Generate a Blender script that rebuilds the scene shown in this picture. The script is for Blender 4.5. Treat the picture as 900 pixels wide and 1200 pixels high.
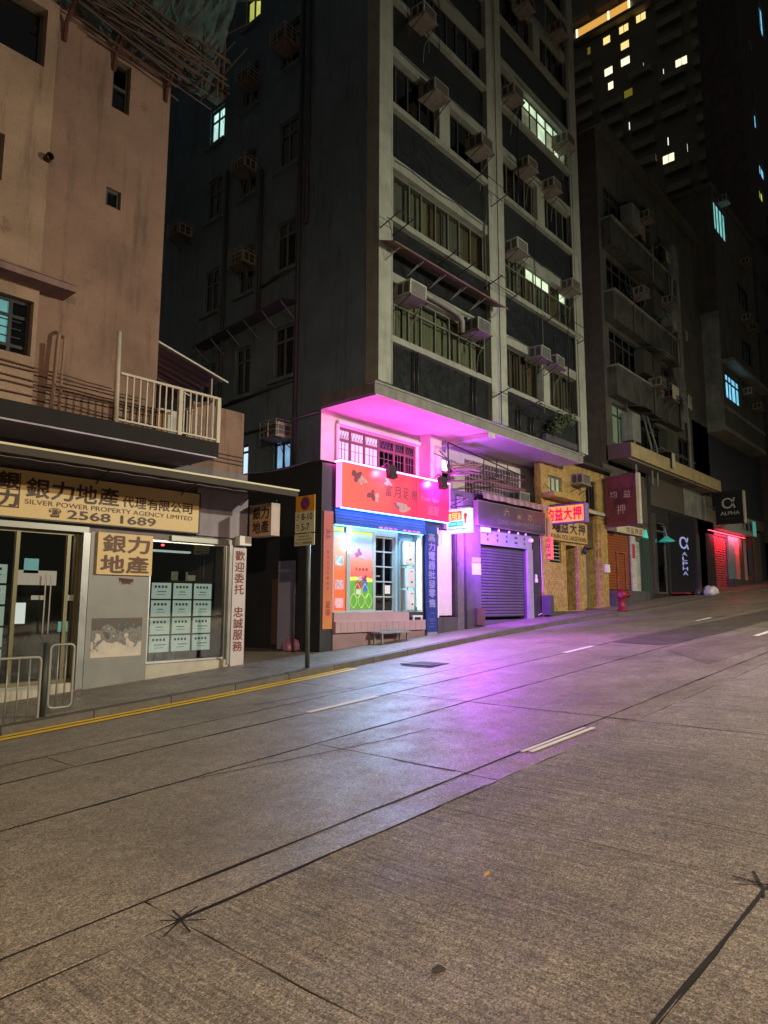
import bpy, bmesh, math, random
from mathutils import Vector, Matrix
R = math.radians
random.seed(7)
for o in list(bpy.data.objects):
    bpy.data.objects.remove(o)
SC = bpy.context.scene
COL = SC.collection

# ------------------------------------------------------------------ camera
PITCH, YAW, EYE, SLOPE = R(7.6), R(40.8), 1.6, 0.066
cam = bpy.data.cameras.new('camera')
cam.sensor_fit = 'VERTICAL'; cam.sensor_height = 36.0; cam.lens = 36.0 * 810 / 1200
cam.shift_x = -18 / 1200; cam.clip_start = 0.05; cam.clip_end = 1500
camo = bpy.data.objects.new('camera', cam); COL.objects.link(camo)
_fh = Vector((math.cos(YAW), math.sin(YAW), 0)); _rt = Vector((math.sin(YAW), -math.cos(YAW), 0)); _up = Vector((0, 0, 1))
_F = _fh * math.cos(PITCH) + _up * math.sin(PITCH); _U = -_fh * math.sin(PITCH) + _up * math.cos(PITCH)
camo.matrix_world = Matrix(((_rt.x, _U.x, -_F.x, 0), (_rt.y, _U.y, -_F.y, 0), (_rt.z, _U.z, -_F.z, EYE), (0, 0, 0, 1)))
SC.camera = camo

# ------------------------------------------------------------------ night sky
w = bpy.data.worlds.new('World'); SC.world = w; w.use_nodes = True
nt = w.node_tree; nt.nodes.clear()
wo = nt.nodes.new('ShaderNodeOutputWorld'); ad = nt.nodes.new('ShaderNodeAddShader')
b1 = nt.nodes.new('ShaderNodeBackground'); b2 = nt.nodes.new('ShaderNodeBackground')
sk = nt.nodes.new('ShaderNodeTexSky'); sk.sky_type = 'NISHITA'; sk.sun_disc = False
sk.sun_elevation = R(-4); sk.sun_rotation = R(200)
nt.links.new(sk.outputs[0], b1.inputs[0]); b1.inputs[1].default_value = 0.05
b2.inputs[0].default_value = (0.57, 0.60, 0.53, 1); b2.inputs[1].default_value = 0.048   # city glow of the night sky
nt.links.new(b1.outputs[0], ad.inputs[0]); nt.links.new(b2.outputs[0], ad.inputs[1]); nt.links.new(ad.outputs[0], wo.inputs[0])

SC.view_settings.view_transform = 'Standard'; SC.view_settings.look = 'None'
SC.view_settings.exposure = 0.0; SC.view_settings.gamma = 1.0
SC.view_settings.use_curve_mapping = False
SC.cycles.use_denoising = True
SC.cycles.max_bounces = 5; SC.cycles.diffuse_bounces = 2; SC.cycles.glossy_bounces = 2
SC.cycles.transparent_max_bounces = 12; SC.cycles.sample_clamp_indirect = 3.0
SC.cycles.caustics_reflective = False; SC.cycles.caustics_refractive = False

# ------------------------------------------------------------------ materials
def lin(r, g, b):
    f = lambda v: (v / 255 / 12.92) if v / 255 <= 0.04045 else ((v / 255 + 0.055) / 1.055) ** 2.4
    return (f(r), f(g), f(b))
MATS = {}
def M(name, col=(.5, .5, .5), rough=.6, metal=0., var=.18, vscale=3., bump=.0, bscale=60., streak=0., spec=.4,
      emit=None, estr=0., sample=True, evar=0., wear=None):
    """plain surface with mottling, optional vertical dirt streaks, fine relief"""
    if name in MATS: return MATS[name]
    m = bpy.data.materials.new(name); m.use_nodes = True; MATS[name] = m
    n = m.node_tree.nodes; l = m.node_tree.links
    p = n['Principled BSDF']
    p.inputs['Roughness'].default_value = rough; p.inputs['Metallic'].default_value = metal
    p.inputs['Specular IOR Level'].default_value = spec
    geo = n.new('ShaderNodeNewGeometry')
    if var > 0 or streak > 0 or wear:
        no = n.new('ShaderNodeTexNoise'); no.inputs['Scale'].default_value = vscale; no.inputs['Detail'].default_value = 7; no.inputs['Roughness'].default_value = .65
        l.new(geo.outputs['Position'], no.inputs['Vector'])
        mr = n.new('ShaderNodeMapRange'); mr.inputs[1].default_value = .25; mr.inputs[2].default_value = .75
        mr.inputs[3].default_value = 1 - var; mr.inputs[4].default_value = 1 + var
        l.new(no.outputs['Fac'], mr.inputs[0])
        mul = n.new('ShaderNodeMix'); mul.data_type = 'RGBA'; mul.blend_type = 'MULTIPLY'; mul.inputs[0].default_value = 1
        mul.inputs[6].default_value = (*col, 1); l.new(mr.outputs[0], mul.inputs[7])
        out = mul.outputs[2]
        if streak > 0:
            mp = n.new('ShaderNodeMapping'); mp.inputs['Scale'].default_value = (2.2, 2.2, .22)
            l.new(geo.outputs['Position'], mp.inputs[0])
            n2 = n.new('ShaderNodeTexNoise'); n2.inputs['Scale'].default_value = 2.2; n2.inputs['Detail'].default_value = 6; n2.inputs['Roughness'].default_value = .7
            l.new(mp.outputs[0], n2.inputs['Vector'])
            m2 = n.new('ShaderNodeMapRange'); m2.inputs[1].default_value = .52; m2.inputs[2].default_value = .74
            m2.inputs[3].default_value = 1; m2.inputs[4].default_value = 1 - streak
            l.new(n2.outputs['Fac'], m2.inputs[0])
            mu2 = n.new('ShaderNodeMix'); mu2.data_type = 'RGBA'; mu2.blend_type = 'MULTIPLY'; mu2.inputs[0].default_value = 1
            l.new(out, mu2.inputs[6]); l.new(m2.outputs[0], mu2.inputs[7]); out = mu2.outputs[2]
        if wear:
            n3 = n.new('ShaderNodeTexNoise'); n3.inputs['Scale'].default_value = wear[1]; n3.inputs['Detail'].default_value = 9; n3.inputs['Roughness'].default_value = .75
            l.new(geo.outputs['Position'], n3.inputs['Vector'])
            m3 = n.new('ShaderNodeMapRange'); m3.inputs[1].default_value = wear[2]; m3.inputs[2].default_value = wear[2] + .08
            l.new(n3.outputs['Fac'], m3.inputs[0])
            mu3 = n.new('ShaderNodeMix'); mu3.data_type = 'RGBA'; l.new(m3.outputs[0], mu3.inputs[0])
            l.new(out, mu3.inputs[6]); mu3.inputs[7].default_value = (*wear[0], 1); out = mu3.outputs[2]
        l.new(out, p.inputs['Base Color'])
        rr = n.new('ShaderNodeMapRange'); rr.inputs[3].default_value = max(.04, rough - .12); rr.inputs[4].default_value = min(1, rough + .12)
        l.new(no.outputs['Fac'], rr.inputs[0]); l.new(rr.outputs[0], p.inputs['Roughness'])
    else:
        p.inputs['Base Color'].default_value = (*col, 1)
    if bump > 0:
        nb = n.new('ShaderNodeTexNoise'); nb.inputs['Scale'].default_value = bscale; nb.inputs['Detail'].default_value = 6
        l.new(geo.outputs['Position'], nb.inputs['Vector'])
        bp = n.new('ShaderNodeBump'); bp.inputs['Strength'].default_value = bump; bp.inputs['Distance'].default_value = .02
        l.new(nb.outputs['Fac'], bp.inputs['Height']); l.new(bp.outputs[0], p.inputs['Normal'])
    if emit:
        p.inputs['Emission Color'].default_value = (*emit, 1); p.inputs['Emission Strength'].default_value = estr
        if evar > 0:
            ne = n.new('ShaderNodeTexNoise'); ne.inputs['Scale'].default_value = 2.5; ne.inputs['Detail'].default_value = 4
            l.new(geo.outputs['Position'], ne.inputs['Vector'])
            me = n.new('ShaderNodeMapRange'); me.inputs[1].default_value = .3; me.inputs[2].default_value = .7
            me.inputs[3].default_value = estr * (1 - evar); me.inputs[4].default_value = estr * (1 + evar * .5)
            l.new(ne.outputs['Fac'], me.inputs[0]); l.new(me.outputs[0], p.inputs['Emission Strength'])
        if not sample: m.cycles.emission_sampling = 'NONE'
    return m

def road_mat(name, col, brushed=0., rough=.42, tracks=.0):
    """cast concrete carriageway: aggregate speckle, mottling, optional cross-brushed grooves"""
    m = bpy.data.materials.new(name); m.use_nodes = True; MATS[name] = m
    n = m.node_tree.nodes; l = m.node_tree.links; p = n['Principled BSDF']
    geo = n.new('ShaderNodeNewGeometry'); pos = geo.outputs['Position']
    def noise(scale, det=5, ro=.6, vec=None):
        x = n.new('ShaderNodeTexNoise'); x.inputs['Scale'].default_value = scale; x.inputs['Detail'].default_value = det; x.inputs['Roughness'].default_value = ro
        l.new(vec or pos, x.inputs['Vector']); return x.outputs['Fac']
    def rng(s, a, b, c, d):
        x = n.new('ShaderNodeMapRange'); x.inputs[1].default_value = a; x.inputs[2].default_value = b; x.inputs[3].default_value = c; x.inputs[4].default_value = d
        l.new(s, x.inputs[0]); return x.outputs[0]
    def math2(op, a, b):
        x = n.new('ShaderNodeMath'); x.operation = op
        for i, v in enumerate((a, b)):
            if isinstance(v, (int, float)): x.inputs[i].default_value = v
            else: l.new(v, x.inputs[i])
        return x.outputs[0]
    big = rng(noise(.9, 6, .62), .3, .7, .74, 1.25)
    mid = rng(noise(9, 6, .7), .3, .7, .8, 1.2)
    grit = noise(110, 3, .85); fine = rng(grit, .36, .64, .18, 1.9)
    vor = n.new('ShaderNodeTexVoronoi'); vor.inputs['Scale'].default_value = 70; l.new(pos, vor.inputs['Vector'])
    vs = n.new('ShaderNodeSeparateColor'); l.new(vor.outputs['Color'], vs.inputs[0])
    agg = rng(vs.outputs[0], 0, 1, .72, 1.28)
    coarse = rng(noise(38, 4, .8), .34, .66, .78, 1.22)
    v = math2('MULTIPLY', math2('MULTIPLY', math2('MULTIPLY', math2('MULTIPLY', big, mid), coarse), fine), agg)
    hgt = math2('ADD', math2('MULTIPLY', grit, .6), math2('MULTIPLY', vs.outputs[0], .3))
    if brushed > 0:
        mp = n.new('ShaderNodeMapping'); mp.inputs['Scale'].default_value = (52, 1.3, 1); mp.inputs['Rotation'].default_value = (0, 0, R(2.3)); l.new(pos, mp.inputs[0])
        gr = noise(1.0, 4, .7, mp.outputs[0]); gv = rng(gr, .36, .6, 1 - brushed, 1 + brushed * .45)
        v = math2('MULTIPLY', v, gv); hgt = math2('ADD', hgt, math2('MULTIPLY', gr, 1.2))
    mu = n.new('ShaderNodeMix'); mu.data_type = 'RGBA'; mu.blend_type = 'MULTIPLY'; mu.inputs[0].default_value = 1
    mu.inputs[6].default_value = (*col, 1); l.new(v, mu.inputs[7]); l.new(mu.outputs[2], p.inputs['Base Color'])
    l.new(rng(noise(2.3, 6, .7), .3, .7, rough - .15, rough + .17), p.inputs['Roughness'])
    p.inputs['Specular IOR Level'].default_value = .5
    bp = n.new('ShaderNodeBump'); bp.inputs['Strength'].default_value = .7; bp.inputs['Distance'].default_value = .008
    l.new(hgt, bp.inputs['Height']); l.new(bp.outputs[0], p.inputs['Normal'])
    return m

def tile_mat(name, col, size=.06, joint=.35, rough=.45, var=.35, streak=0.):
    """mosaic of small square tiles with sunk joints, each tile a slightly different shade"""
    m = M(name, col, rough, var=var, vscale=5, streak=streak)
    n = m.node_tree.nodes; l = m.node_tree.links; p = n['Principled BSDF']
    geo = n.new('ShaderNodeNewGeometry'); sp = n.new('ShaderNodeSeparateXYZ'); l.new(geo.outputs['Position'], sp.inputs[0])
    ad = n.new('ShaderNodeMath'); l.new(sp.outputs[0], ad.inputs[0]); l.new(sp.outputs[1], ad.inputs[1])
    cb = n.new('ShaderNodeCombineXYZ'); l.new(ad.outputs[0], cb.inputs[0]); l.new(sp.outputs[2], cb.inputs[1])
    br = n.new('ShaderNodeTexBrick'); br.offset = 0; br.inputs['Scale'].default_value = 1; br.inputs['Brick Width'].default_value = size; br.inputs['Row Height'].default_value = size
    br.inputs['Mortar Size'].default_value = size * .07; br.inputs['Color1'].default_value = (.72, .72, .72, 1); br.inputs['Color2'].default_value = (1.3, 1.3, 1.3, 1); br.inputs['Mortar'].default_value = (joint, joint, joint, 1)
    l.new(cb.outputs[0], br.inputs['Vector'])
    src = p.inputs['Base Color'].links[0].from_socket
    mu = n.new('ShaderNodeMix'); mu.data_type = 'RGBA'; mu.blend_type = 'MULTIPLY'; mu.inputs[0].default_value = 1
    l.new(src, mu.inputs[6]); l.new(br.outputs['Color'], mu.inputs[7]); l.new(mu.outputs[2], p.inputs['Base Color'])
    bp = n.new('ShaderNodeBump'); bp.inputs['Strength'].default_value = .5; bp.inputs['Distance'].default_value = .008; bp.invert = True
    l.new(br.outputs['Fac'], bp.inputs['Height']); l.new(bp.outputs[0], p.inputs['Normal'])
    return m

def glass_mat(name, tint=(.82, .85, .8), refl=.10, rough=.04):
    m = bpy.data.materials.new(name); m.use_nodes = True; MATS[name] = m
    n = m.node_tree.nodes; l = m.node_tree.links; n.clear()
    o = n.new('ShaderNodeOutputMaterial'); mx = n.new('ShaderNodeMixShader'); t = n.new('ShaderNodeBsdfTransparent'); g = n.new('ShaderNodeBsdfGlossy')
    t.inputs[0].default_value = (*tint, 1); g.inputs['Roughness'].default_value = rough; mx.inputs[0].default_value = refl
    l.new(t.outputs[0], mx.inputs[1]); l.new(g.outputs[0], mx.inputs[2]); l.new(mx.outputs[0], o.inputs[0]); return m

def ramp_print(name, stops, axis, lo, hi, noise_amt=.15, nscale=3., rough=.45, emit=0.):
    """flat print: colour bands along an axis of the sheet, broken up by noise"""
    m = bpy.data.materials.new(name); m.use_nodes = True; MATS[name] = m
    n = m.node_tree.nodes; l = m.node_tree.links; p = n['Principled BSDF']; p.inputs['Roughness'].default_value = rough
    geo = n.new('ShaderNodeNewGeometry'); sp = n.new('ShaderNodeSeparateXYZ'); l.new(geo.outputs['Position'], sp.inputs[0])
    mr = n.new('ShaderNodeMapRange'); mr.inputs[1].default_value = lo; mr.inputs[2].default_value = hi; l.new(sp.outputs[axis], mr.inputs[0])
    no = n.new('ShaderNodeTexNoise'); no.inputs['Scale'].default_value = nscale; no.inputs['Detail'].default_value = 6; l.new(geo.outputs['Position'], no.inputs['Vector'])
    nm = n.new('ShaderNodeMapRange'); nm.inputs[1].default_value = .3; nm.inputs[2].default_value = .7; nm.inputs[3].default_value = -noise_amt; nm.inputs[4].default_value = noise_amt
    l.new(no.outputs['Fac'], nm.inputs[0])
    ad = n.new('ShaderNodeMath'); l.new(mr.outputs[0], ad.inputs[0]); l.new(nm.outputs[0], ad.inputs[1])
    cr = n.new('ShaderNodeValToRGB'); e = cr.color_ramp.elements
    e[0].position = stops[0][0]; e[0].color = (*stops[0][1], 1); e[1].position = stops[-1][0]; e[1].color = (*stops[-1][1], 1)
    for q, c in stops[1:-1]:
        x = e.new(q); x.color = (*c, 1)
    l.new(ad.outputs[0], cr.inputs[0]); l.new(cr.outputs[0], p.inputs['Base Color'])
    if emit > 0:
        l.new(cr.outputs[0], p.inputs['Emission Color']); p.inputs['Emission Strength'].default_value = emit
    return m

# ------------------------------------------------------------------ mesh helpers
class Fr:
    """a wall plane: 'Y' faces the street (u = x), 'X' faces down the hill (u = y); d = distance in front of it"""
    def __init__(s, ax, p): s.ax, s.p = ax, p
    def P(s, u, v, d):
        return (u, s.p - d, v) if s.ax == 'Y' else (s.p - d, u, v)
def FY(y): return Fr('Y', y)
def FX(x): return Fr('X', x)

class MB:
    def __init__(s): s.v = []; s.f = []
    def box(s, a, b):
        x0, y0, z0 = a; x1, y1, z1 = b; i = len(s.v)
        s.v += [(x0, y0, z0), (x1, y0, z0), (x1, y1, z0), (x0, y1, z0), (x0, y0, z1), (x1, y0, z1), (x1, y1, z1), (x0, y1, z1)]
        s.f += [tuple(i + k for k in q) for q in ((0, 3, 2, 1), (4, 5, 6, 7), (0, 1, 5, 4), (1, 2, 6, 5), (2, 3, 7, 6), (3, 0, 4, 7))]
        return s
    def fb(s, fr, u0, u1, v0, v1, d0, d1):
        a = fr.P(u0, v0, d0); b = fr.P(u1, v1, d1)
        return s.box(tuple(min(p, q) for p, q in zip(a, b)), tuple(max(p, q) for p, q in zip(a, b)))
    def poly(s, pts):
        i = len(s.v); s.v += [tuple(p) for p in pts]; s.f.append(tuple(range(i, i + len(pts)))); return s
    def tube(s, pts, r, n=6, cap=True):
        pts = [Vector(p) for p in pts]; rings = []
        for k, p in enumerate(pts):
            t = (pts[min(k + 1, len(pts) - 1)] - pts[max(k - 1, 0)]).normalized()
            a = t.orthogonal().normalized() if k == 0 else (pa - t * pa.dot(t)).normalized()
            pa = a; b = t.cross(a); rr = r[k] if isinstance(r, (list, tuple)) else r
            i = len(s.v); s.v += [tuple(p + (a * math.cos(q * 2 * math.pi / n) + b * math.sin(q * 2 * math.pi / n)) * rr) for q in range(n)]
            rings.append(i)
        for i, j in zip(rings, rings[1:]):
            for q in range(n): s.f.append((i + q, i + (q + 1) % n, j + (q + 1) % n, j + q))
        if cap:
            s.f.append(tuple(rings[0] + q for q in reversed(range(n)))); s.f.append(tuple(rings[-1] + q for q in range(n)))
        return s
    def prism(s, pts, off):
        """extrude a polygon by a vector"""
        n = len(pts); i = len(s.v); o = Vector(off)
        s.v += [tuple(p) for p in pts] + [tuple(Vector(p) + o) for p in pts]
        s.f.append(tuple(range(i, i + n))); s.f.append(tuple(i + n + q for q in reversed(range(n))))
        for q in range(n): s.f.append((i + q, i + n + q, i + n + (q + 1) % n, i + (q + 1) % n))
        return s
    def lathe(s, c, prof, n=16):
        rings = []
        for r, z in prof:
            i = len(s.v); s.v += [(c[0] + r * math.cos(q * 2 * math.pi / n), c[1] + r * math.sin(q * 2 * math.pi / n), c[2] + z) for q in range(n)]; rings.append(i)
        for i, j in zip(rings, rings[1:]):
            for q in range(n): s.f.append((i + q, i + (q + 1) % n, j + (q + 1) % n, j + q))
        s.f.append(tuple(rings[0] + q for q in reversed(range(n)))); s.f.append(tuple(rings[-1] + q for q in range(n))); return s
    def wall(s, fr, u0, u1, v0, v1, holes=(), depth=.2, d=0.):
        """a wall skin with rectangular openings and their reveals"""
        us = sorted({u0, u1, *[min(max(x, u0), u1) for h in holes for x in h[:2]]}); vs = sorted({v0, v1, *[min(max(x, v0), v1) for h in holes for x in h[2:4]]})
        for a, b in zip(us, us[1:]):
            for c, e in zip(vs, vs[1:]):
                mu, mv = (a + b) / 2, (c + e) / 2
                if any(h[0] < mu < h[1] and h[2] < mv < h[3] for h in holes): continue
                s.poly([fr.P(a, c, d), fr.P(b, c, d), fr.P(b, e, d), fr.P(a, e, d)])
        for h in holes:
            a, b, c, e = h[:4]
            for q in (((a, c), (b, c)), ((b, c), (b, e)), ((b, e), (a, e)), ((a, e), (a, c))):
                (p1, q1), (p2, q2) = q
                s.poly([fr.P(p1, q1, d), fr.P(p2, q2, d), fr.P(p2, q2, d - depth), fr.P(p1, q1, d - depth)])
        return s
    def build(s, name, mat, parent=None, smooth=False, weld=False, recalc=True):
        base = Vector((0, 0, 0)) if parent is None else wloc(parent)
        me = bpy.data.meshes.new(name)
        me.from_pydata([tuple(Vector(p) - base) for p in s.v], [], s.f)
        if weld or recalc:
            bm = bmesh.new(); bm.from_mesh(me)
            if weld: bmesh.ops.remove_doubles(bm, verts=bm.verts, dist=1e-5)
            bmesh.ops.recalc_face_normals(bm, faces=bm.faces); bm.to_mesh(me); bm.free()
        if smooth:
            for p in me.polygons: p.use_smooth = True
        me.materials.append(mat)
        o = bpy.data.objects.new(name, me); COL.objects.link(o)
        if parent: o.parent = parent
        return o
def wloc(o):
    v = Vector(o.location)
    while o.parent: o = o.parent; v = v + Vector(o.location)
    return v
def tag(o, label=None, cat=None, group=None, kind=None):
    if label: o['label'] = label
    if cat: o['category'] = cat
    if group: o['group'] = group
    if kind: o['kind'] = kind
    return o
def thing(name, label, cat, loc=(0, 0, 0), group=None):
    o = bpy.data.objects.new(name, None); COL.objects.link(o); o.location = loc; o.empty_display_size = .1
    return tag(o, label, cat, group)
def copy_tree(o, parent=None):
    c = o.copy(); COL.objects.link(c); c.parent = parent
    for ch in list(o.children): copy_tree(ch, c)
    return c
def bx(name, mat, parent, fr, u0, u1, v0, v1, d0, d1):
    return MB().fb(fr, u0, u1, v0, v1, d0, d1).build(name, mat, parent)
def G(x, off=0.): return SLOPE * x + off          # road surface height

def glyph(ch, bold):
    k = (ch, bold)
    if k in glyph.c: return glyph.c[k]
    cu = bpy.data.curves.new('glyph', 'FONT'); cu.body = ch; cu.resolution_u = 3; cu.offset = bold
    ob = bpy.data.objects.new('glyph', cu); COL.objects.link(ob)
    bpy.context.view_layer.update()
    me = bpy.data.meshes.new_from_object(ob.evaluated_get(bpy.context.evaluated_depsgraph_get()))
    vs = [(v.co.x, v.co.y) for v in me.vertices]; fs = [tuple(p.vertices) for p in me.polygons]
    bpy.data.objects.remove(ob); bpy.data.curves.remove(cu); bpy.data.meshes.remove(me)
    glyph.c[k] = (vs, fs); return vs, fs
glyph.c = {}
def text(parent, fr, items, mat, d, bold=.0, name='lettering', thick=.006):
    """items: (string, u_left, u_right, v_bottom, v_top): each string is fitted to its rectangle on the sign face"""
    ob = None
    for st, ul, ur, vb, vt in items:
        vs, fs = glyph(st, 0.); mb = MB()
        if not vs: continue
        x0 = min(v[0] for v in vs); x1 = max(v[0] for v in vs); y0 = min(v[1] for v in vs); y1 = max(v[1] for v in vs)
        for q, (ox, oy) in enumerate([(0, 0)] + ([(bold, 0), (-bold, 0), (0, bold), (0, -bold)] if bold > .004 else [])):   # heavier strokes
            i = len(mb.v)
            mb.v += [fr.P(ul + (x + ox - x0) / max(x1 - x0, 1e-6) * (ur - ul), vb + (y + oy - y0) / max(y1 - y0, 1e-6) * (vt - vb), d + q * .0004) for x, y in vs]
            mb.f += [tuple(i + k for k in f) for f in fs]
        ob = mb.build(name, mat, parent, recalc=False)
    return ob
def row(st, ul, ur, vb, vt, gap=.12):
    n = len(st); w = (ur - ul) / n
    return [(c, ul + k * w + w * gap / 2, ul + (k + 1) * w - w * gap / 2, vb, vt) for k, c in enumerate(st) if c != ' ']
def col(st, ul, ur, vb, vt, gap=.14):
    n = len(st); h = (vt - vb) / n
    return [(c, ul, ur, vt - (k + 1) * h + h * gap / 2, vt - k * h - h * gap / 2) for k, c in enumerate(st) if c != ' ']

def window(parent, fr, u0, u1, v0, v1, nx=2, ny=1, d=-.10, bar=.045, fm=None, gm=None, xs=None, ys=None, gms=None, name='window'):
    fm = fm or WFRAME; gm = gm or GLASS
    xs = xs or [u0 + (u1 - u0) * k / nx for k in range(nx + 1)]; ys = ys or [v0 + (v1 - v0) * k / ny for k in range(ny + 1)]
    mb = MB()
    for x in xs:
        a = max(u0, x - bar / 2); b = min(u1, x + bar / 2)
        if x <= u0 + 1e-6: b = u0 + bar
        if x >= u1 - 1e-6: a = u1 - bar
        mb.fb(fr, a, b, v0, v1, d - .03, d + .03)
    for y in ys:
        a = max(v0, y - bar / 2); b = min(v1, y + bar / 2)
        if y <= v0 + 1e-6: b = v0 + bar
        if y >= v1 - 1e-6: a = v1 - bar
        mb.fb(fr, u0, u1, a, b, d - .027, d + .027)
    wn = mb.build(name, fm, parent)
    for i in range(len(xs) - 1):
        for j in range(len(ys) - 1):
            g = gms(i, j) if gms else gm
            bx('pane', g, wn, fr, xs[i] + .01, xs[i + 1] - .01, ys[j] + .01, ys[j + 1] - .01, d - .006, d + .002)
    return wn
def curtain(parent, fr, u0, u1, v0, v1, d, mat, folds=9, amp=.03):
    n = folds * 4; mb = MB(); pts = []
    ph = random.random() * 6
    for k in range(n + 1):
        u = u0 + (u1 - u0) * k / n; dd = d + amp * math.sin(k * math.pi / 2 + ph) + random.uniform(-.008, .008)
        pts.append((u, dd))
    for (a, da), (b, db) in zip(pts, pts[1:]):
        mb.poly([fr.P(a, v0, da), fr.P(b, v0, db), fr.P(b, v1, db), fr.P(a, v1, da)])
    return mb.build('curtain', mat, parent, smooth=True, weld=True)
def shutter(parent, fr, u0, u1, v0, v1, d, mat, pitch=.075, name='shutter'):
    """roller shutter: a backing sheet and one slat per course"""
    back = bx(name, mat, parent, fr, u0, u1, v0, v1, d - .03, d - .015)
    base = wloc(back); n = int((v1 - v0) / pitch)
    me = None
    for k in range(n):
        v = v0 + k * pitch
        if me is None:
            prof = [(0, 0), (.004, .012), (.35, .03), (.75, .026), (.97, .008), (1., 0)]
            mb = MB()
            pts = [(v + q * pitch, d - .012 + e) for q, e in prof]
            for (va, da), (vb, db) in zip(pts, pts[1:]):
                mb.poly([fr.P(u0, va, da), fr.P(u1, va, da), fr.P(u1, vb, db), fr.P(u0, vb, db)])
            o = mb.build('slat', mat, back, weld=True); me = o.data
        else:
            o = bpy.data.objects.new('slat', me); COL.objects.link(o); o.parent = back; o.location = (0, 0, k * pitch)
    return back

WFRAME = M('window_frame_dark', (.055, .058, .055), .5, var=.25)
WFRAMEL = M('window_frame_light', (.13, .135, .11), .5, var=.25)
GLASS = glass_mat('window_glass')
DARKGLASS = glass_mat('smoky_glass', (.25, .28, .3), .16)
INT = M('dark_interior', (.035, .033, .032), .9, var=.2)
BLACK = M('black_metal', (.02, .02, .022), .45, var=.3)
STEEL = M('brushed_steel', (.55, .55, .55), .32, metal=.9, var=.15)
GALV = M('galvanised_tube', (.27, .27, .25), .45, metal=.4, var=.2)
WHITE = M('white_paint', (.72, .71, .68), .5, var=.12)
LEDCY = M('cold_lit_pane', (.4, .5, .5), .5, emit=(.55, 1, .95), estr=1.1, sample=False, evar=.5)
# ------------------------------------------------------------------ ground, road, pavement
CONC = road_mat('worn_concrete', (.215, .187, .150), 0., .46)
BRUSH = road_mat('brushed_concrete', (.205, .180, .146), .34, .72)
PAVE = road_mat('pavement_concrete', (.21, .18, .14), 0., .52)
SEAL = M('joint_sealant', (.014, .012, .010), .85, var=.3)
ASPH = road_mat('asphalt_patch', (.095, .083, .068), 0., .55)
KERBM = M('granite_kerb', (.10, .09, .08), .65, var=.35, vscale=6, bump=.4, bscale=40)
ROADW = M('worn_white_marking', (.78, .75, .66), .6, var=.12, wear=((.15, .125, .10), 7., .60), bump=.3, bscale=90)
YEL = M('yellow_marking', (.95, .62, .04), .55, var=.08, wear=((.25, .18, .10), 9., .72), bump=.3, bscale=90)

g = MB()
for a, b in ((-150, 150),):
    g.poly([(a, -150, G(a, -.06)), (b, -150, G(b, -.06)), (b, 150, G(b, -.06)), (a, 150, G(a, -.06))])
tag(g.build('ground', M('dark_ground', (.06, .055, .05), .8), recalc=False), kind='structure')

# one sloped sheet carries the joints; every slab stands 14 mm proud of it
rd = MB(); rd.poly([(-30, -6, G(-30, -.005)), (85, -6, G(85, -.005)), (85, 9.2, G(85, -.005)), (-30, 9.2, G(-30, -.005))])
road = tag(rd.build('road', SEAL, recalc=False), kind='structure')
DR = -.04
def slab(xa, xb, ya, yb, mat, jit=.0085):
    gp = .004; pts = []
    def edge(p, q):
        n = max(2, int((Vector(q) - Vector(p)).length / .22))
        for k in range(n):
            t = k / n; pts.append((p[0] + (q[0] - p[0]) * t + random.uniform(-jit, jit), p[1] + (q[1] - p[1]) * t + random.uniform(-jit, jit)))
    gy = .009
    c = [(xa + gp, ya + gy), (xb - gp, ya + gy), (xb - gp, yb - gy), (xa + gp, yb - gy)]
    for k in range(4): edge(c[k], c[(k + 1) % 4])
    pts = [(x, y + DR * x) for x, y in pts]
    mb = MB(); n = len(pts); lift = random.uniform(-.0012, .0012)
    mb.v = [(x, y, G(x, lift)) for x, y in pts] + [(x, y, G(x, -.02)) for x, y in pts]
    mb.f = [tuple(range(n))] + [(q, q + n, (q + 1) % n + n, (q + 1) % n) for q in range(n)]
    return mb.build('slab', mat, road, recalc=False)
for ya, yb, xs, mat in (
        (-6.0, -2.0, [-30, -14, -7, -2, 3, 9, 15, 22, 34, 50, 85], BRUSH),
        (-2.0, 1.12, [-30, -14, -7, -1.2, 1.95, 3.80, 6.86, 10.6, 14.4, 19, 27, 40, 85], BRUSH),
        (1.12, 3.13, [-30, -14, -7, -1.2, 1.95, 3.86, 4.50, 6.88, 10.6, 14.4, 19, 27, 40, 85], BRUSH),
        (3.13, 3.44, [-30, -14, -1.2, 1.95, 4.55, 6.9, 12, 19, 27, 40, 85], CONC),
        (3.44, 5.16, [-30, -12, -3, 1.2, 4.57, 6.9, 10.8, 15.3, 21, 27, 40, 85], CONC),
        (5.16, 6.36, [-30, -12, -3, 2.0, 6.92, 11.2, 15.3, 21, 27, 40, 85], CONC),
        (6.36, 6.98, [-30, -9, 2.9, 7.6, 12.4, 17, 24, 40, 85], CONC),
        (6.98, 11.5, [-30, -9, 1.0, 6.9, 9.3, 13.4, 18, 24, 40, 85], CONC)):
    for xa, xb in zip(xs, xs[1:]): slab(xa, xb, ya, yb, mat)

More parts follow.
